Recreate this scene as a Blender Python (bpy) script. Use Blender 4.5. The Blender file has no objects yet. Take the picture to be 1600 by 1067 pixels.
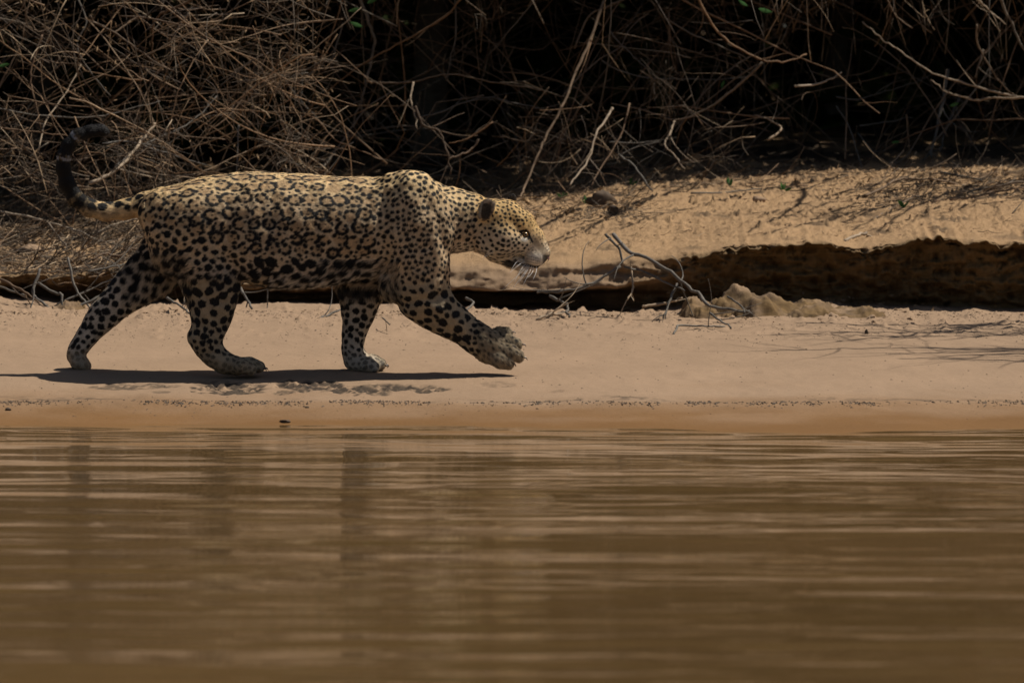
import bpy, math, random
import numpy as np
from mathutils import Vector
from mathutils.kdtree import KDTree

# ------------------------------------------------------------------ camera, world, sun, exposure
import time; T0 = time.time()
sc = bpy.context.scene
COL = sc.collection
CAM_H, DIST, FPX, HORIZON = 1.5, 30.0, 12900.0, -9.0      # metres, metres, focal length and horizon row in photo pixels
cam_d = bpy.data.cameras.new('camera')
cam = bpy.data.objects.new('camera', cam_d); COL.objects.link(cam)
cam.location = (0, -DIST, CAM_H); cam.rotation_euler = (math.pi/2, 0, 0)
cam_d.sensor_width = 36; cam_d.lens = FPX*36/1600
cam_d.shift_y = -(533.5-HORIZON)/1600
cam_d.clip_start = 0.5; cam_d.clip_end = 500
cam_d.dof.use_dof = True; cam_d.dof.focus_distance = DIST-0.1; cam_d.dof.aperture_fstop = 6.3
sc.camera = cam

SUN_SX, SUN_SY = 0.58, 0.15                               # a shadow falls this far left / towards the water per metre of height
sdir = Vector((SUN_SX, SUN_SY, 1)).normalized()
wd = bpy.data.worlds.new('World'); sc.world = wd; wd.use_nodes = True
nt = wd.node_tree; nt.nodes.clear()
sky = nt.nodes.new('ShaderNodeTexSky'); sky.sky_type = 'NISHITA'; sky.sun_disc = False
sky.sun_elevation = math.asin(sdir.z); sky.sun_rotation = math.atan2(sdir.x, sdir.y)
sky.altitude = 100; sky.air_density = 1.0; sky.dust_density = 1.5; sky.ozone_density = 1.0
bg = nt.nodes.new('ShaderNodeBackground'); bg.inputs['Strength'].default_value = 0.05
wo = nt.nodes.new('ShaderNodeOutputWorld')
nt.links.new(sky.outputs[0], bg.inputs[0]); nt.links.new(bg.outputs[0], wo.inputs[0])
sl = bpy.data.lights.new('sun', 'SUN'); sl.energy = 5.0; sl.angle = math.radians(0.5); sl.color = (1.0, 0.93, 0.82)
so = bpy.data.objects.new('sun', sl); COL.objects.link(so)
so.rotation_euler = sdir.to_track_quat('Z', 'Y').to_euler(); so.location = (4, 2, 8)
vs = sc.view_settings
sc.display_settings.display_device = 'sRGB'
vs.view_transform = 'Standard'; vs.look = 'None'; vs.gamma = 1; vs.use_curve_mapping = False
vs.exposure = 0.12

# ------------------------------------------------------------------ helpers
rng = np.random.default_rng(7); R = random.Random(11)
def at(px, py, Y):
    """photo pixel at depth Y -> place in the world"""
    D = DIST+Y
    return np.array([(px-800)*D/FPX, Y, CAM_H-(py-HORIZON)*D/FPX])
def zpix(py, Y): return CAM_H-(py-HORIZON)*(DIST+Y)/FPX

def _h(ix, iy, iz, seed):
    n = (ix.astype(np.int64)*374761393+iy.astype(np.int64)*668265263+iz.astype(np.int64)*2147483647+seed*974634777) & 0xffffffff
    n = ((n ^ (n >> 13))*1274126177) & 0xffffffff
    n = ((n ^ (n >> 15))*2246822519) & 0xffffffff
    return ((n ^ (n >> 16)) & 0xffffff)/float(0xffffff)
def vnoise(x, y, z=0.0, seed=0):
    x, y, z = np.broadcast_arrays(np.asarray(x, float), np.asarray(y, float), np.asarray(z, float))
    fx, fy, fz = np.floor(x), np.floor(y), np.floor(z)
    u, v, w = x-fx, y-fy, z-fz
    u = u*u*u*(u*(u*6-15)+10); v = v*v*v*(v*(v*6-15)+10); w = w*w*w*(w*(w*6-15)+10)
    r = 0
    for a in (0, 1):
        for b in (0, 1):
            for c in (0, 1):
                k = (u if a else 1-u)*(v if b else 1-v)*(w if c else 1-w)
                r = r+k*_h(fx+a, fy+b, fz+c, seed)
    return r*2-1
def fbm(x, y, z=0.0, o=4, seed=0, g=0.5):
    s = 0; a = 1.0; x = np.asarray(x, float); y = np.asarray(y, float); z = np.asarray(z, float)
    for i in range(o):
        s = s+a*vnoise(x, y, z, seed+i*17); a *= g; x = x*2.03+5.1; y = y*2.03+1.7; z = z*2.03+9.2
    return s
def mf(mask, x, y, z=0.0, o=4, seed=0):
    """fbm only where the mask is on"""
    out = np.zeros(mask.shape); k = mask > 1e-4; z = np.broadcast_to(z, mask.shape)
    out[k] = fbm(np.broadcast_to(x, mask.shape)[k], np.broadcast_to(y, mask.shape)[k], z[k], o, seed); return out
def sstep(a, b, x):
    t = np.clip((x-a)/(b-a), 0, 1); return t*t*(3-2*t)

def mesh_np(name, V, Q, mat=None, parent=None, smooth=True, tri=False):
    """a mesh object out of arrays: V (n,3), Q (m,4) or (m,3)"""
    V = np.asarray(V, np.float32); Q = np.asarray(Q, np.int32); k = Q.shape[1]
    me = bpy.data.meshes.new(name)
    me.vertices.add(len(V)); me.vertices.foreach_set('co', V.ravel())
    me.loops.add(Q.size); me.loops.foreach_set('vertex_index', Q.ravel())
    me.polygons.add(len(Q)); me.polygons.foreach_set('loop_start', np.arange(0, Q.size, k, dtype=np.int32))
    me.polygons.foreach_set('loop_total', np.full(len(Q), k, np.int32))
    me.polygons.foreach_set('use_smooth', np.full(len(Q), smooth, bool))
    me.update(calc_edges=True)
    if mat: me.materials.append(mat)
    o = bpy.data.objects.new(name, me); COL.objects.link(o)
    if parent: o.parent = parent
    return o
def tag(o, label=None, cat=None, group=None, kind=None):
    if label: o['label'] = label
    if cat: o['category'] = cat
    if group: o['group'] = group
    if kind: o['kind'] = kind
    return o
def fattr(o, name, arr):
    a = o.data.attributes.new(name, 'FLOAT', 'POINT'); a.data.foreach_set('value', np.asarray(arr, np.float32).ravel())
def cattr(o, name, arr):
    a = o.data.attributes.new(name, 'FLOAT_COLOR', 'POINT')
    c = np.ones((len(arr), 4), np.float32); c[:, :3] = arr; a.data.foreach_set('color', c.ravel())

class MB:
    """collects tubes and bits into one mesh"""
    def __init__(s): s.V = []; s.Q = []; s.n = 0
    def add(s, V, Q): s.V.append(V); s.Q.append(np.asarray(Q)+s.n); s.n += len(V)
    def tube(s, P, r, sides=5, wob=0.0):
        P = np.asarray(P, float); n = len(P); r = np.broadcast_to(np.asarray(r, float), (n,)).copy()
        T = np.gradient(P, axis=0); T /= np.linalg.norm(T, axis=1, keepdims=True)+1e-9
        up = np.array([0.13, 0.2, 1.0]) if abs(T[0, 2]) < 0.9 else np.array([1, 0.2, 0.1])
        A = np.cross(T, up); A /= np.linalg.norm(A, axis=1, keepdims=True)+1e-9
        B = np.cross(T, A)
        an = np.arange(sides)*2*math.pi/sides
        rr = r[:, None]*(1+wob*rng.uniform(-1, 1, (n, sides)))
        V = P[:, None]+rr[..., None]*(np.cos(an)[None, :, None]*A[:, None]+np.sin(an)[None, :, None]*B[:, None])
        i = np.arange(n-1)[:, None]*sides; j = np.arange(sides)[None]; k = (j+1) % sides
        Q = np.stack(np.broadcast_arrays(i+j, i+k, i+sides+k, i+sides+j), -1).reshape(-1, 4)
        s.add(V.reshape(-1, 3), Q)
        b = n*sides
        s.V[-1] = np.vstack([s.V[-1], P[:1]-T[:1]*r[0]*.3, P[-1:]+T[-1:]*r[-1]*.5]); s.n += 2
        o = s.n-len(s.V[-1])
        j = np.arange(sides); k = (j+1) % sides; e = (n-1)*sides
        s.Q.append(o+np.stack([k, j, np.full(sides, b), np.full(sides, b)], -1)); s.Q.append(o+np.stack([e+j, e+k, np.full(sides, b+1), np.full(sides, b+1)], -1))
    def build(s, name, mat, parent=None, smooth=True):
        V = np.vstack(s.V); Q = np.vstack(s.Q)
        deg = Q[:, 2] == Q[:, 3]
        me = bpy.data.meshes.new(name); me.vertices.add(len(V)); me.vertices.foreach_set('co', V.astype(np.float32).ravel())
        lt = np.where(deg, 3, 4).astype(np.int32); ls = np.concatenate([[0], np.cumsum(lt)[:-1]]).astype(np.int32)
        keep = np.ones(Q.shape, bool); keep[deg, 3] = False
        li = Q[keep].astype(np.int32)
        me.loops.add(len(li)); me.loops.foreach_set('vertex_index', li)
        me.polygons.add(len(Q)); me.polygons.foreach_set('loop_start', ls); me.polygons.foreach_set('loop_total', lt)
        me.polygons.foreach_set('use_smooth', np.full(len(Q), smooth, bool)); me.update(calc_edges=True)
        if mat: me.materials.append(mat)
        o = bpy.data.objects.new(name, me); COL.objects.link(o)
        if parent: o.parent = parent
        return o

def spline(P, m=6):
    """Catmull-Rom through the points"""
    P = np.asarray(P, float); n = len(P)
    if n < 3: m = max(m, 3)
    E = np.vstack([2*P[0]-P[1], P, 2*P[-1]-P[-2]]); out = []
    for i in range(n-1):
        a, b, c, d = E[i], E[i+1], E[i+2], E[i+3]
        for t in np.arange(m)/m:
            out.append(0.5*((2*b)+(-a+c)*t+(2*a-5*b+4*c-d)*t*t+(-a+3*b-3*c+d)*t**3))
    out.append(P[-1]); return np.array(out)

# ------------------------------------------------------------------ materials
def N(nt, t, **kw):
    n = nt.nodes.new(t)
    for k, v in kw.items():
        if k in n.inputs.keys() if hasattr(n.inputs, 'keys') else False: n.inputs[k].default_value = v
        else: setattr(n, k, v)
    return n
def mat(name, rough=0.9, spec=0.3):
    m = bpy.data.materials.new(name); m.use_nodes = True; nt = m.node_tree
    b = nt.nodes['Principled BSDF']; b.inputs['Roughness'].default_value = rough; b.inputs['Specular IOR Level'].default_value = spec
    return m, nt, b
def ramp(nt, fac, stops, interp='LINEAR'):
    r = nt.nodes.new('ShaderNodeValToRGB'); r.color_ramp.interpolation = interp
    e = r.color_ramp.elements
    while len(e) < len(stops): e.new(0.5)
    for q, (p, c) in zip(e, stops): q.position = p; q.color = (*c, 1)
    nt.links.new(fac, r.inputs[0]); return r.outputs[0]
def noise(nt, scale, detail=6, rough=0.6, vec=None, dist=0.0):
    n = nt.nodes.new('ShaderNodeTexNoise'); n.inputs['Scale'].default_value = scale; n.inputs['Detail'].default_value = detail
    n.inputs['Roughness'].default_value = rough; n.inputs['Distortion'].default_value = dist
    if vec is not None: nt.links.new(vec, n.inputs['Vector'])
    return n.outputs[0]
def objco(nt, sc_=(1, 1, 1)):
    t = nt.nodes.new('ShaderNodeTexCoord'); m = nt.nodes.new('ShaderNodeMapping'); m.inputs['Scale'].default_value = sc_
    nt.links.new(t.outputs['Object'], m.inputs['Vector']); return m.outputs[0]
def mix(nt, f, a, b, mode='MIX'):
    m = nt.nodes.new('ShaderNodeMix'); m.data_type = 'RGBA'; m.blend_type = mode
    for s, v in ((m.inputs[0], f), (m.inputs[6], a), (m.inputs[7], b)):
        if isinstance(v, (int, float)): s.default_value = v
        elif isinstance(v, tuple): s.default_value = (*v, 1)
        else: nt.links.new(v, s)
    return m.outputs[2]
def bump(nt, h, strength, dist, b, prev=None):
    n = nt.nodes.new('ShaderNodeBump'); n.inputs['Strength'].default_value = strength; n.inputs['Distance'].default_value = dist
    nt.links.new(h, n.inputs['Height'])
    if prev is not None: nt.links.new(prev, n.inputs['Normal'])
    nt.links.new(n.outputs[0], b.inputs['Normal']); return n.outputs[0]
def attr(nt, name, out='Fac'):
    a = nt.nodes.new('ShaderNodeAttribute'); a.attribute_name = name; return a.outputs[out]

def sand_material():
    m, nt, b = mat('sand', 0.9, 0.25)
    v = objco(nt)
    c = ramp(nt, noise(nt, 2.2, 8, 0.6, v), [(0.3, (0.225, 0.148, 0.092)), (0.7, (0.29, 0.192, 0.120))])
    grain = noise(nt, 420, 3, 0.6, v)
    c = mix(nt, 0.35, c, ramp(nt, grain, [(0.35, (0.15, 0.10, 0.06)), (0.65, (0.38, 0.27, 0.18))]), 'MIX')
    c = mix(nt, attr(nt, 'dry'), c, mix(nt, 1.0, c, (1.40, 1.32, 1.10), 'MULTIPLY'))
    wet = attr(nt, 'wet'); c = mix(nt, wet, c, mix(nt, 1.0, c, (0.66, 0.50, 0.27), 'MULTIPLY'))
    dirt_shade = attr(nt, 'dirt_shade'); c = mix(nt, dirt_shade, c, ramp(nt, noise(nt, 60, 5, 0.7, v), [(0.35, (0.022, 0.016, 0.011)), (0.7, (0.085, 0.058, 0.037))]))
    clay_shade = attr(nt, 'clay_shade')
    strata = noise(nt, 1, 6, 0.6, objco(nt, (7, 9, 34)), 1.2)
    c = mix(nt, clay_shade, c, ramp(nt, strata, [(0.3, (0.07, 0.042, 0.018)), (0.55, (0.15, 0.092, 0.038)), (0.75, (0.10, 0.065, 0.032))]))  # clay tones set darker to carry the shade of the undercut
    nt.links.new(c, b.inputs['Base Color'])
    r = nt.nodes.new('ShaderNodeMapRange'); r.inputs['To Min'].default_value = 0.92; r.inputs['To Max'].default_value = 0.5
    nt.links.new(wet, r.inputs[0]); nt.links.new(r.outputs[0], b.inputs['Roughness'])
    n1 = bump(nt, noise(nt, 38, 6, 0.65, v), 0.5, 0.006, b)
    dn = nt.nodes.new('ShaderNodeMath'); dn.operation = 'MULTIPLY'; nt.links.new(attr(nt, 'dry'), dn.inputs[0]); nt.links.new(noise(nt, 75, 7, 0.75, v), dn.inputs[1])
    n1 = bump(nt, dn.outputs[0], 0.9, 0.014, b, n1)
    bump(nt, grain, 0.35, 0.002, b, n1)
    return m
SAND = sand_material()

def bark_material(name, stops, island=False):
    m, nt, b = mat(name, 0.75, 0.3)
    if island:
        g = nt.nodes.new('ShaderNodeNewGeometry'); f = g.outputs['Random Per Island']
    else:
        g = nt.nodes.new('ShaderNodeObjectInfo'); f = g.outputs['Random']
    c = ramp(nt, f, stops, 'CONSTANT' if False else 'LINEAR')
    v = objco(nt)
    c = mix(nt, 0.8, c, ramp(nt, noise(nt, 30, 4, 0.7, v), [(0.3, (0.45, 0.42, 0.4)), (0.7, (1.25, 1.2, 1.15))]), 'MULTIPLY')
    nt.links.new(c, b.inputs['Base Color']); bump(nt, noise(nt, 120, 4, 0.6, v), 0.4, 0.003, b)
    return m
BARKS = [(0.0, (0.075, 0.050, 0.032)), (0.3, (0.17, 0.115, 0.070)), (0.5, (0.13, 0.115, 0.095)), (0.75, (0.24, 0.145, 0.078)), (1.0, (0.10, 0.066, 0.042))]
BARK = bark_material('dry_bark', BARKS)
BARK_MASS = bark_material('dry_bark_mixed', [(0, (.04, .028, .02)), (.35, (.10, .068, .042)), (.62, (.13, .11, .085)), (.80, (.24, .15, .085)), (.92, (.40, .29, .18)), (1, (.50, .40, .28))], True)
SUNLIT_STRAW = bark_material('sunlit_straw_bark', [(0, (.10, .065, .04)), (.4, (.20, .13, .075)), (.75, (.34, .215, .12)), (1, (.30, .23, .155))])  # brighter bark for the left tangle, its sunlight put into the colour
PALE = bark_material('pale_bark', [(0.0, (0.30, 0.225, 0.15)), (1.0, (0.38, 0.31, 0.23))])
GREY = bark_material('weathered_grey_bark', [(0.0, (0.085, 0.078, 0.068)), (1.0, (0.16, 0.145, 0.125))])

def leaf_material(name, a, b_, island=True):
    m, nt, b = mat(name, 0.8, 0.1)
    g = nt.nodes.new('ShaderNodeNewGeometry' if island else 'ShaderNodeObjectInfo')
    c = ramp(nt, g.outputs['Random Per Island' if island else 'Random'], [(0, a), (1, b_)])
    nt.links.new(c, b.inputs['Base Color'])
    t = nt.nodes.new('ShaderNodeBsdfTranslucent'); nt.links.new(c, t.inputs[0])
    ms = nt.nodes.new('ShaderNodeMixShader'); ms.inputs[0].default_value = 0.2
    nt.links.new(b.outputs[0], ms.inputs[1]); nt.links.new(t.outputs[0], ms.inputs[2])
    nt.links.new(ms.outputs[0], nt.nodes['Material Output'].inputs[0])
    return m
LEAF = leaf_material('dark_leaves', (0.03, 0.045, 0.015), (0.06, 0.08, 0.025))
FRESH = leaf_material('fresh_leaves', (0.04, 0.11, 0.03), (0.07, 0.16, 0.045), False)
DRYLEAF = leaf_material('dry_leaves', (0.10, 0.065, 0.035), (0.30, 0.20, 0.115))
# ------------------------------------------------------------------ ground: river bed, beach, cut bank, land behind
AX = [-400, 0, 100, 200, 300, 440, 560, 700, 800, 900, 960, 1040, 1100, 1200, 1290, 1340, 1440, 1600, 2000]
LIP = [430, 432, 428, 425, 430, 438, 430, 404, 410, 407, 404, 400, 396, 383, 380, 391, 377, 382, 385]
FOOT = [468, 468, 478, 480, 480, 478, 476, 482, 487, 489, 490, 489, 487, 482, 480, 484, 488, 492, 495]
ROUND = [.2, .3, .3, .5, .5, .5, .7, 1, 1, 1, .9, .5, .15, 0, 0, .1, 0, 0, 0]     # 1: soft rounded lip, 0: sharp cut edge
TOP = [318, 318, 318, 318, 316, 314, 312, 310, 306, 298, 288, 280, 276, 272, 270, 268, 264, 264, 262]
MID = [375, 378, 376, 372, 370, 370, 368, 352, 354, 350, 344, 338, 334, 326, 324, 322, 318, 318, 320]
SHORE = [(-400, 664), (0, 664), (450, 663), (800, 667), (1300, 671), (1600, 669), (2000, 668)]
def tab(px, ys, xs=AX): return np.interp(px, xs, ys)

def make_ground():
    xf = np.arange(-2.15, 2.15, 0.0075)
    g = [2.15]
    while g[-1] < 45: g.append(g[-1]*1.10+0.01)
    X = np.concatenate([-np.array(g[::-1]), xf[1:], np.array(g)])
    nx = len(X); px = 800+X*FPX/32.2
    near = 1-sstep(2.3, 5, np.abs(X))
    jag = fbm(X*9, 0.3, seed=3, o=5)*7+fbm(X*45, 0.9, seed=8, o=3)*3.2
    rd = tab(px, ROUND)
    lip = tab(px, LIP)+jag*(1-0.75*rd); foot = tab(px, FOOT)+fbm(X*6, 2.2, seed=5)*2.0
    top = tab(px, TOP); mid = tab(px, MID)
    shore = np.interp(px, *zip(*SHORE))
    deb = 627+1.5*np.sin(X*1.7)+fbm(X*3, 7.7, seed=9)*1.5
    Ys = -1.3-(shore-665)*0.035+(fbm(X*1.1, 3.3, seed=14, o=3)*.07)*near
    Ydeb = np.full(nx, -0.75)
    rows = []                                  # (Y, z, samples to the next row)
    one = np.ones(nx)
    Yl = 2.18+fbm(X*2.2, 4.4, seed=12)*0.08
    rows.append((-60*one, -3*one, 6)); rows.append((-14*one, -1.6*one, 10)); rows.append((-3.2*one, -0.22*one, 14))
    rows.append((Ys-0.35, -0.022*one, 26)); rows.append((Ys, 0*one, 40))
    rows.append((Ydeb-0.10, zpix(deb+6.6, Ydeb-0.10), 8)); rows.append((Ydeb, zpix(deb, Ydeb), 60))
    rows.append((0*one, zpix(583, 0)*one, 70)); rows.append((1.1*one, zpix(531, 1.1)*one, 66))
    rows.append((Yl-0.10, zpix(foot, Yl-0.10), 10))
    dep = 0.16+0.26*rd+fbm(X*3, 1.4, seed=31)*0.04
    rows.append((Yl+dep, zpix(foot-9, Yl+dep), 16))
    low = lip*(1-(0.45+0.0*rd))+foot*(0.45)
    rows.append((Yl+dep*(0.75+0.2*rd), zpix(lip+(foot-lip)*(0.55+0.12*rd), Yl+dep*0.8), 14))
    rows.append((Yl+0.07*(1-rd)-0.02*rd, zpix(lip+6*(1-rd)+(foot-lip)*0.60*rd, Yl+0.05*(1-rd)), 14))
    rows.append((Yl-0.02*(1-rd)+0.05*rd, zpix(lip+10*rd, Yl), 12))
    lips = tab(px, LIP)-2; rows.append((Yl+0.12+0.15*rd, zpix(np.minimum(lips, lip)-5-3*rd, Yl+0.12+0.15*rd), 56))
    rows.append((3.3*one, zpix(mid, 3.3), 70)); rows.append((4.9*one, zpix(top, 4.9), 34))
    zt = zpix(top, 4.9)
    rows.append((6.2*one, zt+0.05, 16)); rows.append((9*one, zt+0.10, 14)); rows.append((20*one, zt+0.15, 8)); rows.append((90*one, zt+0.2, 1))
    Yg = []; Zg = []; tt = []
    for k in range(len(rows)-1):
        (Y0, Z0, n), (Y1, Z1, _) = rows[k], rows[k+1]
        for i in range(n):
            t = i/n; Yg.append(Y0+(Y1-Y0)*t); Zg.append(Z0+(Z1-Z0)*t); tt.append(k+t)
    Yg.append(rows[-1][0]); Zg.append(rows[-1][1]); tt.append(len(rows)-1)
    Y = np.array(Yg); Z = np.array(Zg); tt = np.array(tt)
    for _ in range(3):                          # soften the kinks, the cut edge least
        s = np.ones(len(tt)); s[(tt > 10.5) & (tt < 14.2)] = 0.35
        for A in (Y, Z):
            B = A.copy(); B[1:-1] = A[1:-1]+s[1:-1, None]*0.5*(0.5*(A[:-2]+A[2:])-A[1:-1]); A[:] = B
    XX = np.broadcast_to(X, Y.shape)
    TT = np.broadcast_to(tt[:, None], Y.shape)
    beach = sstep(4.0, 5.2, TT)*(1-sstep(8.6, 9.3, TT))
    face = sstep(9.0, 9.8, TT)*(1-sstep(13.2, 14.0, TT))
    slope = sstep(13.6, 14.3, TT)*(1-sstep(16.6, 17.6, TT))
    back = sstep(16.4, 17, TT)
    bn = beach*near; dz = bn*(mf(bn, XX*1.6, Y*1.2, o=3, seed=21)*0.006+mf(bn, XX*14, Y*9, o=3, seed=22)*0.0018)
    cm = sstep(7.6, 8.9, TT)*(1-sstep(9.2, 9.8, TT))*near; dz += cm*np.maximum(0, mf(cm, XX*26, Y*20, o=3, seed=23))**2*0.012; sn = slope*near; fn = face*near
    dz += sn*(mf(sn, XX*3, Y*2.5, o=2, seed=24)*0.007+mf(sn, XX*22, Y*18, o=3, seed=25)*0.005+np.maximum(0, mf(sn, XX*60, Y*45, o=2, seed=26))**2*0.016)
    dz += back*mf(back, XX*1.5, Y*1.5, o=3, seed=27)*0.05
    sharp = (1-tab(px, ROUND))[None]
    nf = mf(fn, XX*7, Z*22, Y*5, o=5, seed=28)
    Y2 = Y+face*near*(nf*(0.018+0.027*sharp)+np.abs(mf(fn, XX*24, Z*34, o=4, seed=29))*(0.008+.038*sharp))
    dz += fn*mf(fn, XX*12, Z*30, seed=30)*0.006
    # paw prints and churned crust in front of the walking cat
    wet = np.zeros(Y.shape); dirt_shade = np.zeros(Y.shape)
    strip = ((TT > 5.8) & (TT < 7.2) & (near > .9)).astype(float)
    e1 = mf(strip, XX*16, Y*9, o=3, seed=40); e2 = mf(strip, XX*55, Y*30, o=3, seed=41); e3 = mf(strip, XX*24, Y*12, o=3, seed=43); e4 = mf(strip, XX*42, Y*26, o=3, seed=42)
    for (qx, qy, hx, hy, amp) in [(205, 605, 62, 4.5, .5), (362, 607, 54, 7.5, 1), (441, 615, 16, 3, .6), (480, 604, 44, 6.5, 1), (560, 612, 42, 5.5, .9), (640, 606, 52, 5, .9), (330, 598, 30, 4, .4), (700, 640, 30, 3, .3), (770, 648, 22, 4, .5), (775, 601, 26, 3, .2), (252, 617, 14, 2, .4), (585, 618, 20, 2, .6), (870, 612, 10, 2, .2)]:
        YY = -0.75*(qy-583)/45; xw = (qx-800)*(DIST+YY)/FPX
        q = ((XX-xw)/(hx/370))**2+((Y-YY)/(hy/42))**2+0.5*e1
        k = (1-sstep(0.5, 1.15, q))*amp*strip
        dz += k*(-0.009+0.010*np.maximum(0, e2)+0.006*e3)
        dirt_shade = np.maximum(dirt_shade, np.clip(k*1.5, 0, 1)*np.clip(1.0+1.5*e4, 0, 1))
    # the wet lower strip and thin drift lines
    wn = 0.35*mf(bn, XX*2.5, Y*4, o=4, seed=50); wet = .55*(1-sstep(5.3, 6.7, TT+wn))+.45*(1-sstep(4.0, 5.2, TT+wn))
    dl = np.exp(-((TT-6.0-0.10*mf(bn, XX*3, Y*0.1, o=2, seed=51))/0.07)**2)*np.clip(mf(bn, XX*30, Y*60, o=3, seed=52)*1.6-0.05, 0, 1)
    dirt_shade = np.maximum(dirt_shade, dl*near*0.8)
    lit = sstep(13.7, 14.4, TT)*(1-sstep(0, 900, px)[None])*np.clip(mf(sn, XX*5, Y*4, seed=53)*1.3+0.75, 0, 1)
    dirt_shade = np.maximum(dirt_shade, np.maximum(lit*0.8, sstep(16.0, 16.8, TT)*np.clip(.75+mf(back, XX*4, Y*3, o=3, seed=54), 0, 1)))  # litter dirt; ground under the thicket darkened in colour for its shade
    dirt_shade = np.maximum(dirt_shade, slope*np.clip(mf(sn, XX*9, Y*6, o=3, seed=55)*1.5-0.75, 0, 0.7))
    clay_shade = sstep(9.6, 10.2, TT)*(1-sstep(13.0, 13.7, TT))  # cut face: clay with shade in its colour, less on the sunlit rounded lip
    V = np.stack([XX, Y2, Z+dz], -1).reshape(-1, 3)
    nr = len(tt)
    i = np.arange(nr-1)[:, None]*nx; j = np.arange(nx-1)[None]
    Q = np.stack([i+j, i+j+1, i+nx+j+1, i+nx+j], -1).reshape(-1, 4)
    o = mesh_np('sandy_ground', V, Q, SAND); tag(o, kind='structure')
    fattr(o, 'wet', wet); fattr(o, 'dirt_shade', np.clip(dirt_shade, 0, 1)); fattr(o, 'clay_shade', clay_shade*(1-0.7*tab(px, ROUND))[None]*np.ones(Y.shape)); fattr(o, 'dry', sstep(12.6, 13.6, TT)*np.ones(Y.shape))
    return o, X, Y2, Z+dz, tt
ground, GX, GY, GZ, GT = make_ground()
from mathutils.bvhtree import BVHTree
_sel = (GT > 4.0) & (GT < 17.5); _c0, _c1 = np.searchsorted(GX, -3.2), np.searchsorted(GX, 3.2)
def _bvh():
    r = np.where(_sel)[0][::2]; c = np.arange(_c0, _c1, 2)
    P = np.stack([np.broadcast_to(GX[c], (len(r), len(c))), GY[np.ix_(r, c)], GZ[np.ix_(r, c)]], -1)
    nr, nc = len(r), len(c)
    i = np.arange(nr-1)[:, None]*nc; j = np.arange(nc-1)[None]
    Q = np.stack([i+j, i+j+1, i+nc+j+1, i+nc+j], -1).reshape(-1, 4)
    return BVHTree.FromPolygons([tuple(p) for p in P.reshape(-1, 3)], [tuple(q) for q in Q.tolist()])
BVH = _bvh()
def gz(x, y, default=0.7):
    h = BVH.ray_cast(Vector((x, y, 3)), Vector((0, 0, -1)))
    return h[0].z if h[0] is not None else default
def gpix(px, py):
    """where the camera ray through a photo pixel meets the ground"""
    d = Vector(((px-800)/FPX, 1, -(py-HORIZON)/FPX)).normalized()
    h = BVH.ray_cast(Vector((0, -DIST, CAM_H)), d)
    return np.array(h[0]) if h[0] is not None else at(px, py, 2.2)

# ------------------------------------------------------------------ water
def make_water():
    xf = np.arange(-2.3, 2.3, 0.022); g = [2.3]
    while g[-1] < 60: g.append(g[-1]*1.25)
    X = np.concatenate([-np.array(g[::-1]), xf[1:], np.array(g)])
    Yn = np.arange(-15, -1.0, 0.012); g = [15.0]
    while g[-1] < 70: g.append(g[-1]*1.12)
    Y = np.concatenate([-np.array(g[::-1]), Yn[1:]])
    XX, YY = np.meshgrid(X, Y)
    near = (1-sstep(2.4, 4, np.abs(XX)))*(1-sstep(14, 17, -YY))
    off = sstep(1.1, 2.6, -YY)
    h = 0
    for lx, ly, s, sd in [(1.5, .55, .020, 1), (.75, .27, .026, 2), (.36, .13, .028, 3), (.19, .065, .030, 4), (.12, .036, .022, 5)]:
        amp = s*ly*0.42
        a = 0.5+0.5*vnoise(XX/1.4, YY/1.1, seed=60+sd)
        h = h+amp*(0.15+1.5*a)*vnoise(XX/lx+0.35*YY, YY/ly+0.12*XX/ly*0.25, seed=70+sd)*(1.5-0.5*off)
    Z = h*near
    V = np.stack([XX, YY, Z], -1).reshape(-1, 3); nx = len(X)
    i = np.arange(len(Y)-1)[:, None]*nx; j = np.arange(nx-1)[None]
    Q = np.stack([i+j, i+j+1, i+nx+j+1, i+nx+j], -1).reshape(-1, 4)
    m, nt, b = mat('river_water', 0.055, 0.5)
    b.inputs['IOR'].default_value = 1.33
    c = ramp(nt, noise(nt, 0.5, 3, 0.5, objco(nt)), [(0.3, (0.109, 0.065, 0.025)), (0.7, (0.149, 0.088, 0.0365))])
    nt.links.new(c, b.inputs['Base Color'])
    o = mesh_np('river_water', V, Q, m); tag(o, kind='structure')
make_water()
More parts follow.
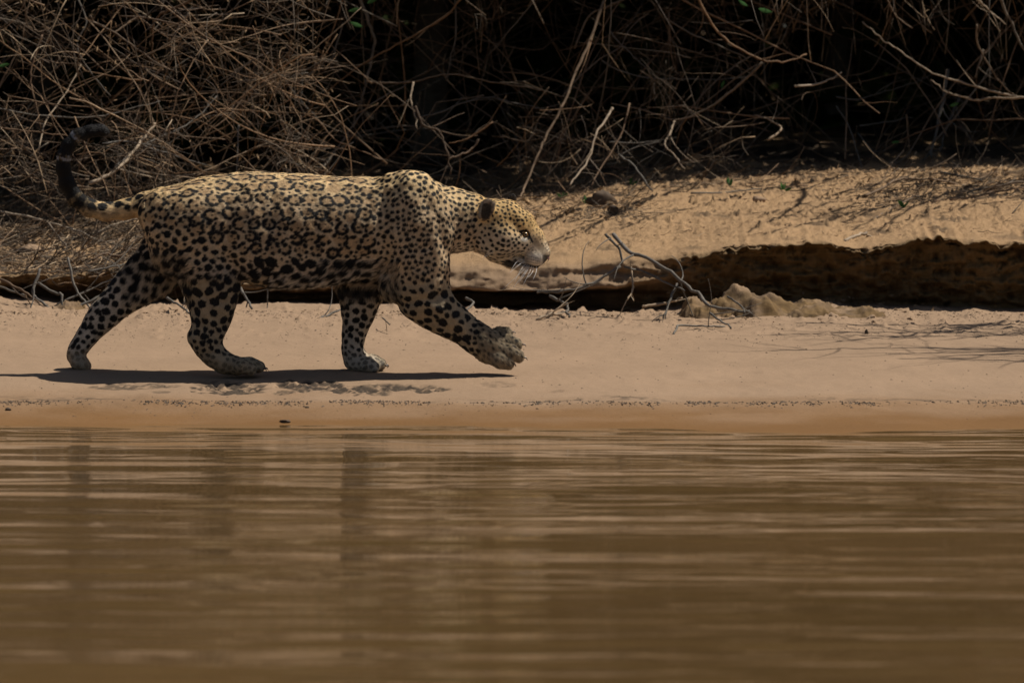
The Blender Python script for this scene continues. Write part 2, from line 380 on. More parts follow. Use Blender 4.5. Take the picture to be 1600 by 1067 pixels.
# ------------------------------------------------------------------ the jaguar
import openvdb
S = FPX/DIST                                     # 430 photo pixels to the metre where the cat walks
def make_jaguar():
    vx = 0.0055
    lo = np.array([(82-800)/S, -0.27, zpix(600, 0)]); hi = np.array([(872-800)/S, 0.27, zpix(186, 0)])
    n = np.ceil((hi-lo)/vx).astype(int)
    ax = [lo[i]+np.arange(n[i])*vx for i in range(3)]
    F = np.full(n, 1.0, np.float32)
    def box(a, b, m=0.05):
        s = [slice(max(0, int((a[i]-m-lo[i])/vx)), min(n[i], int((b[i]+m-lo[i])/vx)+2)) for i in range(3)]
        return s, [g[q] for g, q in zip(np.meshgrid(*[ax[i][s[i]] for i in range(3)], indexing='ij', sparse=True), [slice(None)]*3)]
    def put(s, d, k, sub=False):
        f = F[tuple(s)]
        if sub: f2 = -f; h = np.clip(k-np.abs(f2-d), 0, None)/k; F[tuple(s)] = -(np.minimum(f2, d)-h*h*k*0.25)
        else:
            h = np.clip(k-np.abs(f-d), 0, None)/k; F[tuple(s)] = np.minimum(f, d)-h*h*k*0.25
    def W(px, py, yo): return at(px, py, yo/S)
    def cap(nodes, k=0.03, sub=False):
        for (a, b) in zip(nodes[:-1], nodes[1:]):
            A, B = W(*a[:3]), W(*b[:3]); ra, rb = a[3]/S, b[3]/S
            ysc = ((a[4] if len(a) > 4 else 1)+(b[4] if len(b) > 4 else 1))/2
            m = max(ra, rb)*max(1, ysc)
            s, (x, y, z) = box(np.minimum(A, B)-m, np.maximum(A, B)+m)
            d = B-A; L = (d**2*np.array([1, 1/ysc**2, 1])).sum()+1e-9
            t = np.clip(((x-A[0])*d[0]+(y-A[1])*d[1]/ysc**2+(z-A[2])*d[2])/L, 0, 1)
            q = np.sqrt((x-A[0]-t*d[0])**2+((y-A[1]-t*d[1])/ysc)**2+(z-A[2]-t*d[2])**2)
            put(s, (q-(ra+(rb-ra)*t))*min(1, ysc), k, sub)
    def ell(px, py, yo, a, b, c, ang=0, k=0.025, sub=False, yaw=0):
        """a along the direction ang (degrees up from +x), b across it, c sideways, all in photo pixels"""
        C = W(px, py, yo); m = max(a, b, c)/S
        s, (x, y, z) = box(C-m, C+m)
        x = x-C[0]; y = y-C[1]; z = z-C[2]; t = math.radians(ang); w = math.radians(yaw)
        u = x*math.cos(t)+z*math.sin(t); v = -x*math.sin(t)+z*math.cos(t)
        u, y = u*math.cos(w)+y*math.sin(w), -u*math.sin(w)+y*math.cos(w)
        r = np.array([a, c, b])/S
        k0 = np.sqrt((u/r[0])**2+(y/r[1])**2+(v/r[2])**2); k1 = np.sqrt((u/r[0]**2)**2+(y/r[1]**2)**2+(v/r[2]**2)**2)+1e-6
        put(s, k0*(k0-1)/k1, k, sub)
    # trunk: top line, belly line, half width
    T = np.array([(222, 322, 350, 10), (228, 308, 372, 34), (240, 301, 392, 50), (260, 294, 408, 62), (285, 286, 420, 70), (310, 278, 428, 72), (335, 273, 434, 70), (365, 270, 438, 70), (400, 269, 444, 75),
                  (440, 270, 446, 79), (480, 273, 443, 80), (520, 275, 438, 80), (560, 277, 434, 76), (585, 277, 432, 72), (605, 274, 430, 68), (630, 270, 424, 62), (655, 275, 414, 56), (680, 283, 404, 48), (700, 290, 399, 44),
                  (725, 297, 394, 41), (750, 305, 392, 38), (772, 318, 390, 30), (790, 335, 380, 12)], float)
    s, (x, y, z) = box(np.array([(222-800)/S, -80/S, zpix(446, 0)]), np.array([(790-800)/S, 80/S, zpix(268, 0)]))
    P = 800+x*S; tp = np.interp(P, T[:, 0], T[:, 1]); bt = np.interp(P, T[:, 0], T[:, 2]); hw = np.interp(P, T[:, 0], T[:, 3])/S
    zt, zb = zpix(tp, 0), zpix(bt, 0); cz = (zt+zb)/2; hh = (zt-zb)/2
    zz = (z-cz)/hh; wl = hw*(1-0.22*np.clip(zz, 0, 1)**1.5)
    k0 = (np.abs(y/wl)**2.25+np.abs(zz)**2.25)**(1/2.25)
    put(s, (k0-1)*np.minimum(wl, hh)*0.9+np.maximum(0, np.abs(P-506)-284)/S, 0.02)
    # tail
    cap([(250, 316, 0, 21), (225, 319, 0, 16.5), (197, 327, 0, 14.5), (165, 331, -2, 13), (139, 325, -6, 12.5), (118, 310, -10, 11.5), (105, 288, -12, 11), (99, 264, -13, 10), (100, 244, -14, 9.5), (107, 227, -13, 9.5), (122, 212, -10, 9.5), (141, 205, -6, 8.5), (157, 204, -2, 8), (167, 206, 2, 5)], 0.02)
    # muscles
    ell(292, 365, -42, 72, 52, 34, 60, 0.05); ell(292, 365, 42, 72, 52, 34, 60, 0.05)
    ell(250, 335, -34, 34, 34, 22, 0, 0.05)
    ell(642, 328, -40, 58, 26, 22, 78, 0.04); ell(626, 324, 36, 56, 26, 20, 80, 0.04)
    ell(630, 281, -24, 30, 11, 11, -4, 0.03)
    ell(655, 370, -44, 42, 34, 24, 60, 0.05)
    ell(470, 415, -30, 90, 30, 44, 0, 0.05); ell(420, 395, -40, 60, 44, 38, 0, 0.05)
    # far hind leg, trailing
    cap([(262, 395, 42, 46, .6), (240, 424, 42, 36, .65), (205, 452, 42, 29, .7), (178, 476, 42, 22, .75), (161, 493, 42, 20, .75), (148, 509, 42, 16, .8), (134, 528, 42, 13.5), (122, 545, 42, 12), (117, 555, 42, 12)], 0.03)
    for dy, dx, dz_ in ((-9, 0, 0), (0, 4, 2), (9, 0, 1)): cap([(118, 557, 42+dy*.6, 11), (122+dx, 566, 42+dy, 11), (130+dx, 570+dz_, 42+dy, 9)], 0.012)
    # near hind leg
    cap([(316, 400, -44, 52, .6), (330, 432, -42, 44, .6), (333, 458, -40, 35, .65), (331, 484, -40, 29, .7), (327, 508, -40, 23, .75), (321, 528, -40, 21, .75), (326, 545, -40, 17, .85), (337, 559, -40, 15), (352, 569, -40, 14), (370, 573, -40, 13, 1.2)], 0.03)
    ell(306, 527, -40, 9, 12, 8, 30, 0.015)
    for i, (tx, ty) in enumerate(((388, 577), (399, 573), (401, 572), (392, 573))):
        yo = -58+i*12; cap([(368, 573, -46+i*4, 11), (tx-9, ty-4, yo, 10.5), (tx+4, ty+1, yo, 9.5)], 0.009)
    # far fore leg
    cap([(585, 395, 34, 46, .55), (572, 420, 32, 40, .6), (564, 442, 30, 31, .7), (563, 465, 30, 26, .75), (560, 488, 30, 22, .8), (555, 512, 30, 16, .9), (552, 532, 30, 13.5), (552, 550, 30, 13.5), (557, 563, 30, 14, 1.2), (572, 567, 30, 12, 1.3)], 0.03)
    ell(583, 447, 26, 12, 14, 10, 0, 0.02)
    for i, (tx, ty) in enumerate(((580, 572), (589, 568), (590, 567), (582, 568))):
        yo = 12+i*11; cap([(565, 566, 22+i*4, 11), (tx-8, ty-3, yo, 10.5), (tx+4, ty+1, yo, 9)], 0.009)
    # near fore leg, lifted and reaching
    cap([(645, 330, -40, 56, .55), (646, 372, -42, 53, .55), (648, 410, -40, 49, .6), (652, 440, -38, 44, .65), (664, 464, -36, 37, .7), (684, 486, -34, 28.5, .8), (708, 503, -32, 23, .85), (730, 519, -30, 20, .9), (746, 530, -30, 20, .9), (758, 539, -30, 21, .85), (768, 545, -30, 22, .8)], 0.03)
    ell(612, 446, -40, 15, 22, 14, 0, 0.03)
    for (a, b, c_) in (((768, 530, -20), (780, 523, -16), (790, 521, -14)), ((775, 538, -26), (792, 534, -24), (805, 538, -24)), ((778, 547, -34), (796, 550, -36), (808, 556, -36)), ((770, 556, -38), (782, 563, -43), (793, 567, -42))):
        cap([(*a, 13), (*b, 11.5), (*c_, 9.5)], 0.007)
    ell(752, 551, -22, 10, 8, 10, -40, 0.012)
    # head
    def Y(px): return -3-(px-760)*0.10             # it turns slightly towards the water
    ell(781, 345, Y(781), 38, 32, 35, -30, 0.02); ell(803, 338, Y(803), 30, 18, 25, -48, 0.02)
    cap([(812, 352, Y(812), 24, .9), (832, 374, Y(832), 19, .9), (845, 394, Y(845), 15, .95)], 0.015)
    cap([(820, 345, Y(820), 13, 1.1), (834, 365, Y(834), 9, 1.1), (851, 394, Y(851), 7, 1.1)], 0.012)
    for sg in (-1, 1):
        ell(784, 372, Y(784)+sg*20, 34, 25, 24, -35, 0.025)
        ell(770, 385, Y(770)+sg*16, 24, 16, 18, -10, 0.03)
        ell(815, 380, Y(815)+sg*13, 18, 15, 14, -45, 0.02)
        ell(836, 403, Y(836)+sg*9, 15, 13, 12, -40, 0.022)
        ell(814, 352, Y(814)+sg*17, 15, 6, 6, -50, 0.012)
        ell(821, 366, Y(821)+sg*23, 6.5, 4.5, 6, -35, 0.008, sub=True)
    cap([(775, 392, Y(775), 17, 1.4), (800, 405, Y(800), 13, 1.3), (822, 416, Y(822), 9.5, 1.2), (833, 418, Y(833), 7.0, 1.2)], 0.012)
    cap([(849, 417, Y(849)-12, 1.6), (835, 417, Y(835)-16, 1.6), (815, 412, Y(815)-20, 1.6), (801, 409, Y(801)-24, 1.5)], 0.006, sub=True)
    ell(853, 410, Y(853)-2, 4, 2.5, 1.5, -70, 0.004, sub=True)
    # ears: near one seen side on, the far one just over the brow
    for (ex, ey, yo, tilt) in ((760, 328, Y(760)-35, -1), (800, 313, Y(800)+22, 1)):
        q = 1 if tilt < 0 else .62; ell(ex, ey, yo, 18.5*q, 12.5*q, 7*q, 78, 0.012)
        ell(ex+2*q, ey+1*q, yo-7*q, 13*q, 5*q, 3*q, 76, 0.012, sub=True)
    g = openvdb.FloatGrid(1.0); g.copyFromArray(F)
    out = g.convertToQuads(0.0) if False else g.convertToPolygons(isovalue=0.0, adaptivity=0.0)
    pts, tris, quads = (out[0], out[1], out[2]) if len(out) == 3 else (out[0], np.zeros((0, 3), int), out[1])
    V = np.asarray(pts, float)*vx+lo
    Qd = np.asarray(quads)[:, ::-1]
    o = mesh_np('body', V, Qd)
    # keep the main piece, smooth and refine
    md = o.modifiers.new('s', 'SMOOTH'); md.factor = 0.5; md.iterations = 2
    md = o.modifiers.new('u', 'SUBSURF'); md.levels = 1; md.render_levels = 1
    dg = bpy.context.evaluated_depsgraph_get(); me = bpy.data.meshes.new_from_object(o.evaluated_get(dg), depsgraph=dg)
    o.modifiers.clear(); old = o.data; o.data = me; bpy.data.meshes.remove(old); me.name = 'body'
    return o
body = make_jaguar()
me = body.data
nv = len(me.vertices); VV = np.empty(nv*3, np.float32); me.vertices.foreach_get('co', VV); VV = VV.reshape(-1, 3).astype(float)
NN = np.empty(nv*3, np.float32); me.vertices.foreach_get('normal', NN); NN = NN.reshape(-1, 3).astype(float)
if (NN*(VV-VV.mean(0))).sum() < 0:
    me.flip_normals(); NN = -NN
def _pix0(P):
    D = DIST+P[:, 1]; return 800+P[:, 0]*FPX/D, HORIZON+(CAM_H-P[:, 2])*FPX/D
def relief():
    """skin folds and muscle edges on the finished surface"""
    px, py = _pix0(VV); near = (VV[:, 1] < 0.02)*1.0
    def line(pts, w):
        m = np.full(nv, 1e9)
        for (x0, y0), (x1, y1) in zip(pts[:-1], pts[1:]):
            dx, dy = x1-x0, y1-y0; t = np.clip(((px-x0)*dx+(py-y0)*dy)/(dx*dx+dy*dy), 0, 1); m = np.minimum(m, np.hypot(px-x0-t*dx, py-y0-t*dy))
        return np.exp(-(m/w)**2)*near
    d = -.011*line([(602, 305), (598, 325), (597, 370), (602, 425)], 8)-.008*line([(694, 296), (682, 330), (690, 365), (700, 400)], 8)
    d += .004*line([(636, 276), (640, 310), (660, 350)], 12)-.006*line([(668, 300), (672, 345), (664, 385)], 8)+.006*line([(690, 400), (684, 440), (672, 455)], 12)
    d -= .008*line([(376, 438), (356, 412), (345, 392)], 10); d += .006*line([(400, 432), (385, 412), (372, 395)], 10)
    d -= .007*line([(296, 448), (284, 420), (276, 395)], 8); d -= .004*line([(250, 345), (275, 375)], 12)
    d -= .006*line([(622, 478), (655, 470), (700, 462)], 7); d += .005*line([(672, 476), (716, 500)], 7)-.004*line([(668, 498), (705, 516)], 5)
    d += .004*line([(305, 530), (312, 500), (318, 470)], 5)-.004*line([(316, 535), (324, 500)], 5)
    for k, x in enumerate((430, 455, 480, 505, 530, 555)): d += (.0022 if k % 2 else -.0022)*line([(x, 330), (x-14, 400)], 9)
    hd = px > 742
    d += (fbm(VV[:, 0]*16, VV[:, 1]*16, VV[:, 2]*16, o=2, seed=301)*.0042+vnoise(VV[:, 0]*60, VV[:, 1]*60, VV[:, 2]*60, 302)*.0012)*np.where(hd, .3, 1)*np.where(px < 226, 0, 1)
    V2 = VV+NN*d[:, None]
    me.vertices.foreach_set('co', V2.astype(np.float32).ravel()); me.update()
    n2 = np.empty(nv*3, np.float32); me.vertices.foreach_get('normal', n2); return V2, n2.reshape(-1, 3).astype(float)
VV, NN = relief()
print('body verts', nv)

TAILC = spline([at(*p, 0) for p in [(225, 319), (197, 327), (165, 331), (139, 325), (118, 310), (105, 288), (99, 264), (100, 244), (107, 227), (122, 212), (141, 205), (167, 206)]], 4)
def pix(P):
    D = DIST+P[:, 1]; return 800+P[:, 0]*FPX/D, HORIZON+(CAM_H-P[:, 2])*FPX/D
def region(P):
    """soft region weights, by where on the cat a point is"""
    px, py = pix(P); r = {}
    r['tail'] = ((px < 224) & (py < 352)).astype(float)
    r['head'] = sstep(738, 752, px)*(py < 440)
    r['neck'] = sstep(600, 625, px)*(1-r['head'])*(1-sstep(430, 455, py))
    nearfore = (px > 590)*(1-r['head'])*sstep(425, 455, py)
    farfore = ((px > 528) & (px <= 606))*sstep(442, 450, py)
    hindn = ((px > 288) & (px < 425))*sstep(425, 445, py)
    hindf = ((px < 288) & (py > 352)).astype(float)*sstep(385, 425, py+(288-px)*0.25)
    r['foren'] = nearfore; r['foref'] = farfore*(1-nearfore); r['hindn'] = hindn; r['hindf'] = hindf*(1-hindn)
    leg = np.clip(nearfore+farfore+hindn+hindf, 0, 1); r['leg'] = leg
    r['trunk'] = np.clip(1-leg-r['tail']-r['head']-r['neck'], 0, 1)
    return px, py, r

# --- the pattern: solid spots, and rosettes made of spots around a warmer centre
def lay_spots():
    px, py, r = region(VV)
    sp = np.full(nv, 12.0); kind = np.zeros(nv, int)          # spacing in pixels; 0 solid spot, 1 rosette, 2 long dorsal rosette
    rad = np.full(nv, 3.2)
    tr = r['trunk'] > 0.5
    sp[tr] = 24; kind[tr] = 1; rad[tr] = 10.6
    top = np.interp(px, [222, 260, 300, 340, 400, 480, 560, 600, 630], [305, 293, 281, 272, 269, 273, 277, 276, 270])
    dors = tr & (py < top+13); kind[dors] = 2; sp[dors] = 23; rad[dors] = 9.6
    bel = tr & (py > 408); sp[bel] = 17; kind[bel] = 0; rad[bel] = 7.6
    rear = tr & (px < 290) & (py > 338+(px-225)*0.25); sp[rear] = 13; kind[rear] = 0; rad[rear] = 5.3
    mid = tr & (px > 290) & (px < 380) & (py > 372); sp[mid] = 13; kind[mid] = 0; rad[mid] = 5.2
    sh = tr & (px > 585); sp[sh] = 9.6; kind[sh] = 0; rad[sh] = 3.6
    ne = r['neck'] > 0.5; sp[ne] = 8.0; rad[ne] = 3.15
    ne2 = ne & (py < 300); sp[ne2] = 9.0; rad[ne2] = 3.6
    hd = r['head'] > 0.5; sp[hd] = 6.3; rad[hd] = 2.15
    hb = hd & (px > 826); sp[hb] = 4.5; rad[hb] = 1.1
    hc = hd & (px < 800) & (py > 350); sp[hc] = 7.6; rad[hc] = 2.6
    lg = r['leg'] > 0.5
    for key, y0, y1, s0, s1, r0, r1 in (('hindn', 430, 560, 18.5, 8.5, 8.6, 3.2), ('hindf', 420, 550, 17.5, 9, 7.8, 3.4), ('foren', 430, 530, 13, 9, 5.0, 3.6), ('foref', 450, 550, 14.5, 8.5, 6.2, 3.2)):
        k = lg & (r[key] > 0.5); t = np.clip((py[k]-y0)/(y1-y0), 0, 1)
        sp[k] = s0+(s1-s0)*t; rad[k] = r0+(r1-r0)*t
    u = (r['foren'] > .5) & (py < 458) & (px > 600); sp[u] = 11; rad[u] = 3.6
    u = (r['foren'] > .5) & (px > 640) & (px < 735) & (py > 458); sp[u] = 15.5; rad[u] = 6.4
    u = (r['foren'] > .5) & (px > 752); sp[u] = 8.0; rad[u] = 2.1
    tl = r['tail'] > 0.5; sp[tl] = 14.5; rad[tl] = 6.6
    sp0, rad0 = sp.copy(), rad.copy(); grid = {}; chosen = []; mul = {}
    cs = 0.02
    for side in (-1, 1):                       # rosettes packed in loose rows that follow the back
        cand = np.where((kind > 0) & tr & (VV[:, 1]*side > 0))[0]; cu, cv = px[cand], (py-top)[cand]; row = 0
        for v in (5, 20, 40, 61, 81, 100, 118):
            step = 36 if v == 5 else 25.5 if v < 60 else 23; u = 232+(row % 2)*step*.5; row += 1
            while u < 600:
                a, b = u+R.uniform(-3, 3), v+R.uniform(-2.5, 2.5); d = (cu-a)**2+(cv-b)**2; j = int(d.argmin()); u += step*R.uniform(.92, 1.1)
                if d[j] > 9: continue
                i = int(cand[j]); kind[i] = 2 if v == 5 else 1; mul[i] = 1.0; sp[i] = 31 if v == 5 else 22; rad[i] = rad0[i] = 10.2 if v == 5 else R.uniform(9.6, 10.8) if v < 60 else R.uniform(8.2, 9.4)
                p = VV[i]; grid.setdefault((int(p[0]//cs), int(p[1]//cs), int(p[2]//cs)), []).append(i); chosen.append(i)
    for i, mu in [(i, mu) for mu in (1.06, .96, .87, .68) for i in rng.permutation(nv)[:26000]]:
        if i in mul or (kind[i] > 0 and mu > .7): continue
        p = VV[i]; sp[i] = sp0[i]*mu; q = sp[i]/S
        g = (int(p[0]//cs), int(p[1]//cs), int(p[2]//cs)); ok = True; m = int(q//cs)+1
        for a in range(g[0]-m, g[0]+m+1):
            for b in range(g[1]-m, g[1]+m+1):
                for c in range(g[2]-m, g[2]+m+1):
                    for j in grid.get((a, b, c), ()):
                        d = VV[j]-p
                        if kind[i] == 2: d = d*np.array([.62, 1, 1.15])
                        if d.dot(d) < (0.5*(q+sp[j]/S))**2*0.92: ok = False; break
                    if not ok: break
                if not ok: break
            if not ok: break
        if ok: grid.setdefault(g, []).append(i); chosen.append(i); mul[i] = mu; rad[i] = rad0[i]*(.25+.75*mu)
    C = []; A = []; B = []; RA = []; RB = []                    # centre, long axis, half sizes
    ROS = []
    for i in chosen:
        p, nrm = VV[i], NN[i]; x_ = np.array([1.0, 0, -0.12]); t1 = x_-nrm*x_.dot(nrm); t1 /= np.linalg.norm(t1)+1e-6; t2 = np.cross(nrm, t1)
        if kind[i] > 0 and mul[i] < .8: kind[i] = 0; rad[i] = 3.0
        if kind[i] == 0:
            q = rad[i]*R.uniform(.8, 1.2); th = R.uniform(-.9, .9)
            C.append(p); A.append(t1*math.cos(th)+t2*math.sin(th)); e = R.uniform(1.0, 1.45); RA.append(q*math.sqrt(e)); RB.append(q/math.sqrt(e))
            if q > 4 and R.random() < .35:
                th2 = R.uniform(0, 6.28); C.append(p+(t1*math.cos(th2)+t2*math.sin(th2))*q*1.1/S); A.append(t1); RA.append(q*.5); RB.append(q*.5)
        else:
            sm = mul[i]; el = 1.55 if kind[i] == 2 else R.uniform(.95, 1.25); q = rad[i]*R.uniform(.85, 1.1); sq = .72 if kind[i] == 2 else R.uniform(.85, 1.0)
            nb = R.randint(7, 9) if kind[i] == 2 else R.randint(5, 7); th0 = R.uniform(0, 6.28)
            for k in range(nb):
                if kind[i] == 1 and R.random() < .10: continue
                th = th0+k*2*math.pi/nb+R.uniform(-.15, .15); rr = q*R.uniform(.9, 1.08)
                d = t1*math.cos(th)*el+t2*math.sin(th)*sq; tn = -t1*math.sin(th)*el+t2*math.cos(th)*sq
                C.append(p+d*rr/S); A.append(tn/np.linalg.norm(tn)); w = R.uniform(2.5, 3.5)
                RA.append(w*R.uniform(1.25, 1.8)*(1.25 if kind[i] == 2 else 1)); RB.append(w*(.8 if kind[i] == 2 else 1))
            for k in range(R.choice([0, 1, 1, 2])):
                C.append(p+(t1*R.uniform(-.4, .4)*el+t2*R.uniform(-.3, .3))*q/S); A.append(t1); RA.append(R.uniform(1.4, 2.2)); RB.append(R.uniform(1.1, 1.6))
            ROS.append((p, q*el))
    # small flecks in whatever gaps are left on the trunk
    for _ in range(4):
        kd = KDTree(len(C)); [kd.insert(c, i) for i, c in enumerate(C)]; kd.balance()
        kr = KDTree(len(ROS)); [kr.insert(c[0], i) for i, c in enumerate(ROS)]; kr.balance(); new = []
        for i in rng.permutation(nv)[:5000]:
            if not tr[i]: continue
            p = VV[i]; c, j, d = kd.find(p); c2, j2, d2 = kr.find(p)
            if d*S < 5.2+(rad[i] if kind[i] == 0 else 3)*.55 or d2*S < ROS[j2][1]*1.0: continue
            if any(((p-q)**2).sum() < (8/S)**2 for q in new): continue
            new.append(p); x_ = np.array([1.0, 0, -.4]); t1 = x_-NN[i]*x_.dot(NN[i]); t1 /= np.linalg.norm(t1)+1e-6
            C.append(p); A.append(t1); RA.append(R.uniform(2.0, 3.0)); RB.append(R.uniform(1.5, 2.3))
    return np.array(C), np.array(A), np.array(RA)/S, np.array(RB)/S, ROS
SC, SA, SRA, SRB, ROS = lay_spots()
print('spots', len(SC), 'rosettes', len(ROS))
KS = KDTree(len(SC))
for i, p in enumerate(SC): KS.insert(p, i)
KS.balance()
KR = KDTree(len(ROS))
for i, (p, q) in enumerate(ROS): KR.insert(p, i)
KR.balance()

def coat(P, Nn):
    px, py, r = region(P)
    Pw = P+0.0022*np.stack([vnoise(P[:, 0]*170, P[:, 1]*170, P[:, 2]*170, 1), vnoise(P[:, 0]*170, P[:, 1]*170, P[:, 2]*170, 2), vnoise(P[:, 0]*170, P[:, 1]*170, P[:, 2]*170, 3)], -1)
    Pw += 0.0013*np.stack([vnoise(P[:, 0]*420, P[:, 1]*420, P[:, 2]*420, 4), vnoise(P[:, 0]*420, P[:, 1]*420, P[:, 2]*420, 5), vnoise(P[:, 0]*420, P[:, 1]*420, P[:, 2]*420, 6)], -1)
    K = 5; idx = np.zeros((len(P), K), int)
    fn = KS.find_n
    idx = np.array([[h[1] for h in fn(p, K)] for p in Pw.tolist()])
    D = Pw[:, None]-SC[idx]; a = (D*SA[idx]).sum(-1); d2 = (D**2).sum(-1)-a*a
    q = np.sqrt((a/SRA[idx])**2+np.maximum(d2, 0)/SRB[idx]**2); d = ((q-1)*np.minimum(SRA[idx], SRB[idx])).min(1)*S
    spot = 1-sstep(-0.35, 0.9, d)
    fr = KR.find; ro = np.array([(h[1], h[2]) for h in (fn2 for fn2 in map(fr, P.tolist()))])
    rr = np.array([ROS[int(i)][1] for i in ro[:, 0]])/S
    inner = 1-sstep(0.75, 1.05, ro[:, 1]/rr)
    # ground colour of the coat, shade put into the leg and belly tones
    one = np.ones((len(P), 1))
    gold = np.array([0.70, 0.51, 0.27]); flank = np.array([0.58, 0.43, 0.265]); pale = np.array([0.54, 0.44, 0.33]); leg = np.array([0.36, 0.285, 0.185]); white = np.array([0.66, 0.60, 0.52])
    top = np.interp(px, [222, 260, 300, 340, 400, 480, 560, 600, 640, 700, 750], [305, 293, 281, 272, 269, 273, 277, 276, 266, 288, 305])
    f = sstep(5, 60, py-top)[:, None]; c = gold*(1-f)+flank*f
    f = (sstep(395, 440, py)*r['trunk'])[:, None]; c = c*(1-f)+pale*f
    f = r['leg'][:, None]; c = c*(1-f)+leg*f
    fl = np.clip(r['foref']+r['hindf'], 0, 1)*0.3; f = fl[:, None]; c = c*(1-f)+pale*f
    inn = np.clip((Nn[:, 1]*np.where(P[:, 1] < 0, 1, -1)), 0, 1)*r['leg']*0.4; f = inn[:, None]; c = c*(1-f)+white*f
    bl = sstep(0.3, 0.9, -Nn[:, 2])*(r['trunk']+r['neck']); f = np.clip(bl, 0, 1)[:, None]*.8; c = c*(1-f)+white*f
    hd = r['head']; f = (hd*(1-sstep(330, 375, py-(px-760)*0.25)))[:, None]; c = c*(1-f)+np.array([0.68, 0.46, 0.20])*f
    f = (hd*sstep(350, 395, py-(px-760)*.1))[:, None]; c = c*(1-f)+np.array([0.66, 0.56, 0.42])*f
    c = c*(1-0.0*one)
    f = (inner*r['trunk']*0.75)[:, None]; c = c*(1-f)+np.array([0.46, 0.305, 0.16])*f
    # head markings
    def seg(pts, w):
        m = np.full(len(P), 1e9)
        for (x0, y0), (x1, y1) in zip(pts[:-1], pts[1:]):
            dx, dy = x1-x0, y1-y0; t = np.clip(((px-x0)*dx+(py-y0)*dy)/(dx*dx+dy*dy), 0, 1); m = np.minimum(m, np.hypot(px-x0-t*dx, py-y0-t*dy))
        return (1-sstep(w-0.8, w+0.8, m))*hd
    mz = hd*sstep(392, 400, py-(px-800)*-0.0)*sstep(805, 818, px)*(1-sstep(846, 852, px)); f = mz[:, None]*.6; c = c*(1-f)+white*f
    f = (seg([(833, 375), (852, 396)], 4.5)*.6)[:, None]; c = c*(1-f)+np.array([0.46, 0.36, 0.24])*f
    spot = spot*(1-0.9*mz)*(1-seg([(836, 380), (853, 400)], 6))
    f = (seg([(817, 374.5), (822, 375.5)], 3.2))[:, None]; c = c*(1-f)+np.array([.62, .57, .48])*f; spot = spot*(1-f[:, 0])
    for k, yy in enumerate((399.5, 404, 408.5, 412.5)): spot = np.maximum(spot, 0.85*seg([(819+k*1.0, yy-1), (842-k*1.5, yy+4.5-k*.6)], 0.75)*(np.sin(px*1.9+k)*.5+.55))
    spot = np.maximum(spot, seg([(812, 362), (818, 360.5), (825, 362.5), (828, 370), (832, 378)], 1.7))
    spot = np.maximum(spot, seg([(813, 363), (820, 370), (826, 370)], 1.2))
    spot = np.maximum(spot, seg([(849, 416), (835, 417), (815, 412), (800, 410)], 1.6))
    spot = np.maximum(spot, seg([(795, 411), (802, 413)], 5.5)*.9)
    ear = hd*(np.sqrt(((px-760-.2*(329-py))/12.5)**2+((py-327)/18)**2)+.12*vnoise(px*.4, py*.4) < 1)*(P[:, 1] < -0.045)
    inear = ear*(1-sstep(.3, 1.2, np.sqrt(((px-761)/8)**2+((py-331)/15)**2)+.5*vnoise(px*.3, py*.2)))*1.3
    spot = np.where(ear > .5, 0, spot); c = np.where((ear > .5)[:, None], np.array([.13, .09, .06])*(1.2+.9*vnoise(px*.35, py*.25))[:, None], c); rim = ear*(px < 749+.16*(350-py)); c = np.where((rim > .5)[:, None], np.array([.30, .26, .20]), c)
    c = np.where((inear > .4)[:, None], np.array([.045, .035, .026]), c)
    # tail: bold blotches, then black with two pale rings
    if (r['tail'] > .5).any():
        k = np.where(r['tail'] > .5)[0]; dd = np.linalg.norm(P[k][:, None, ::2]-TAILC[None][:, :, ::2], axis=-1); tt = dd.argmin(1)/(len(TAILC)-1)
        t2 = tt+0.012*vnoise(px[k]*.3, py[k]*.3)
        blk = sstep(.21, .33, t2); ring = np.maximum(np.maximum(np.exp(-((t2-.62)/.012)**2), np.exp(-((t2-.80)/.012)**2)), np.exp(-((t2-.36)/.008)**2)*.35)*.75
        under = sstep(-.1, .5, -Nn[k][:, 2])*(1-blk)
        s0 = np.maximum(spot[k], blk)*(1-ring)*(1-.75*under*(t2 < .3)); spot[k] = s0
        c[k] = np.where((ring > .3)[:, None], np.array([.42, .42, .44]), c[k])
    farear = hd*(P[:, 1] > .005)*(py < 314)*(np.abs(px-800) < 12); c = np.where((farear > .5)[:, None], np.array([.05, .04, .03]), c)
    np_ = hd*sstep(846, 850, px)*sstep(397, 400, py); spot = np.maximum(spot, .85*np_)
    spot = np.maximum(spot, .9*r['foref']*sstep(444, 449, py)*(1-sstep(462, 468, py+3*vnoise(px*.2, py*.2)))*(px < 592))
    paw = r['leg']*sstep(548, 562, py); spot = spot*(1-.35*paw)
    dust = np.clip(r['hindf']*sstep(540, 556, py)+.5*r['hindn']*sstep(560, 572, py), 0, 1); f = dust[:, None]*.55
    c = c*(1+0.18*vnoise(P[:, 0]*60, P[:, 1]*60, P[:, 2]*60, 9)[:, None])
    black = np.array([0.008, 0.007, 0.007])
    c = c*(1-spot[:, None])+black*spot[:, None]
    c = c*(1-f)+np.array([.30, .21, .12])*f
    return np.clip(c, 0.004, .9), px, py, r
COATC, bpx, bpy_, BR = coat(VV, NN)
cattr(body, 'coat', COATC)
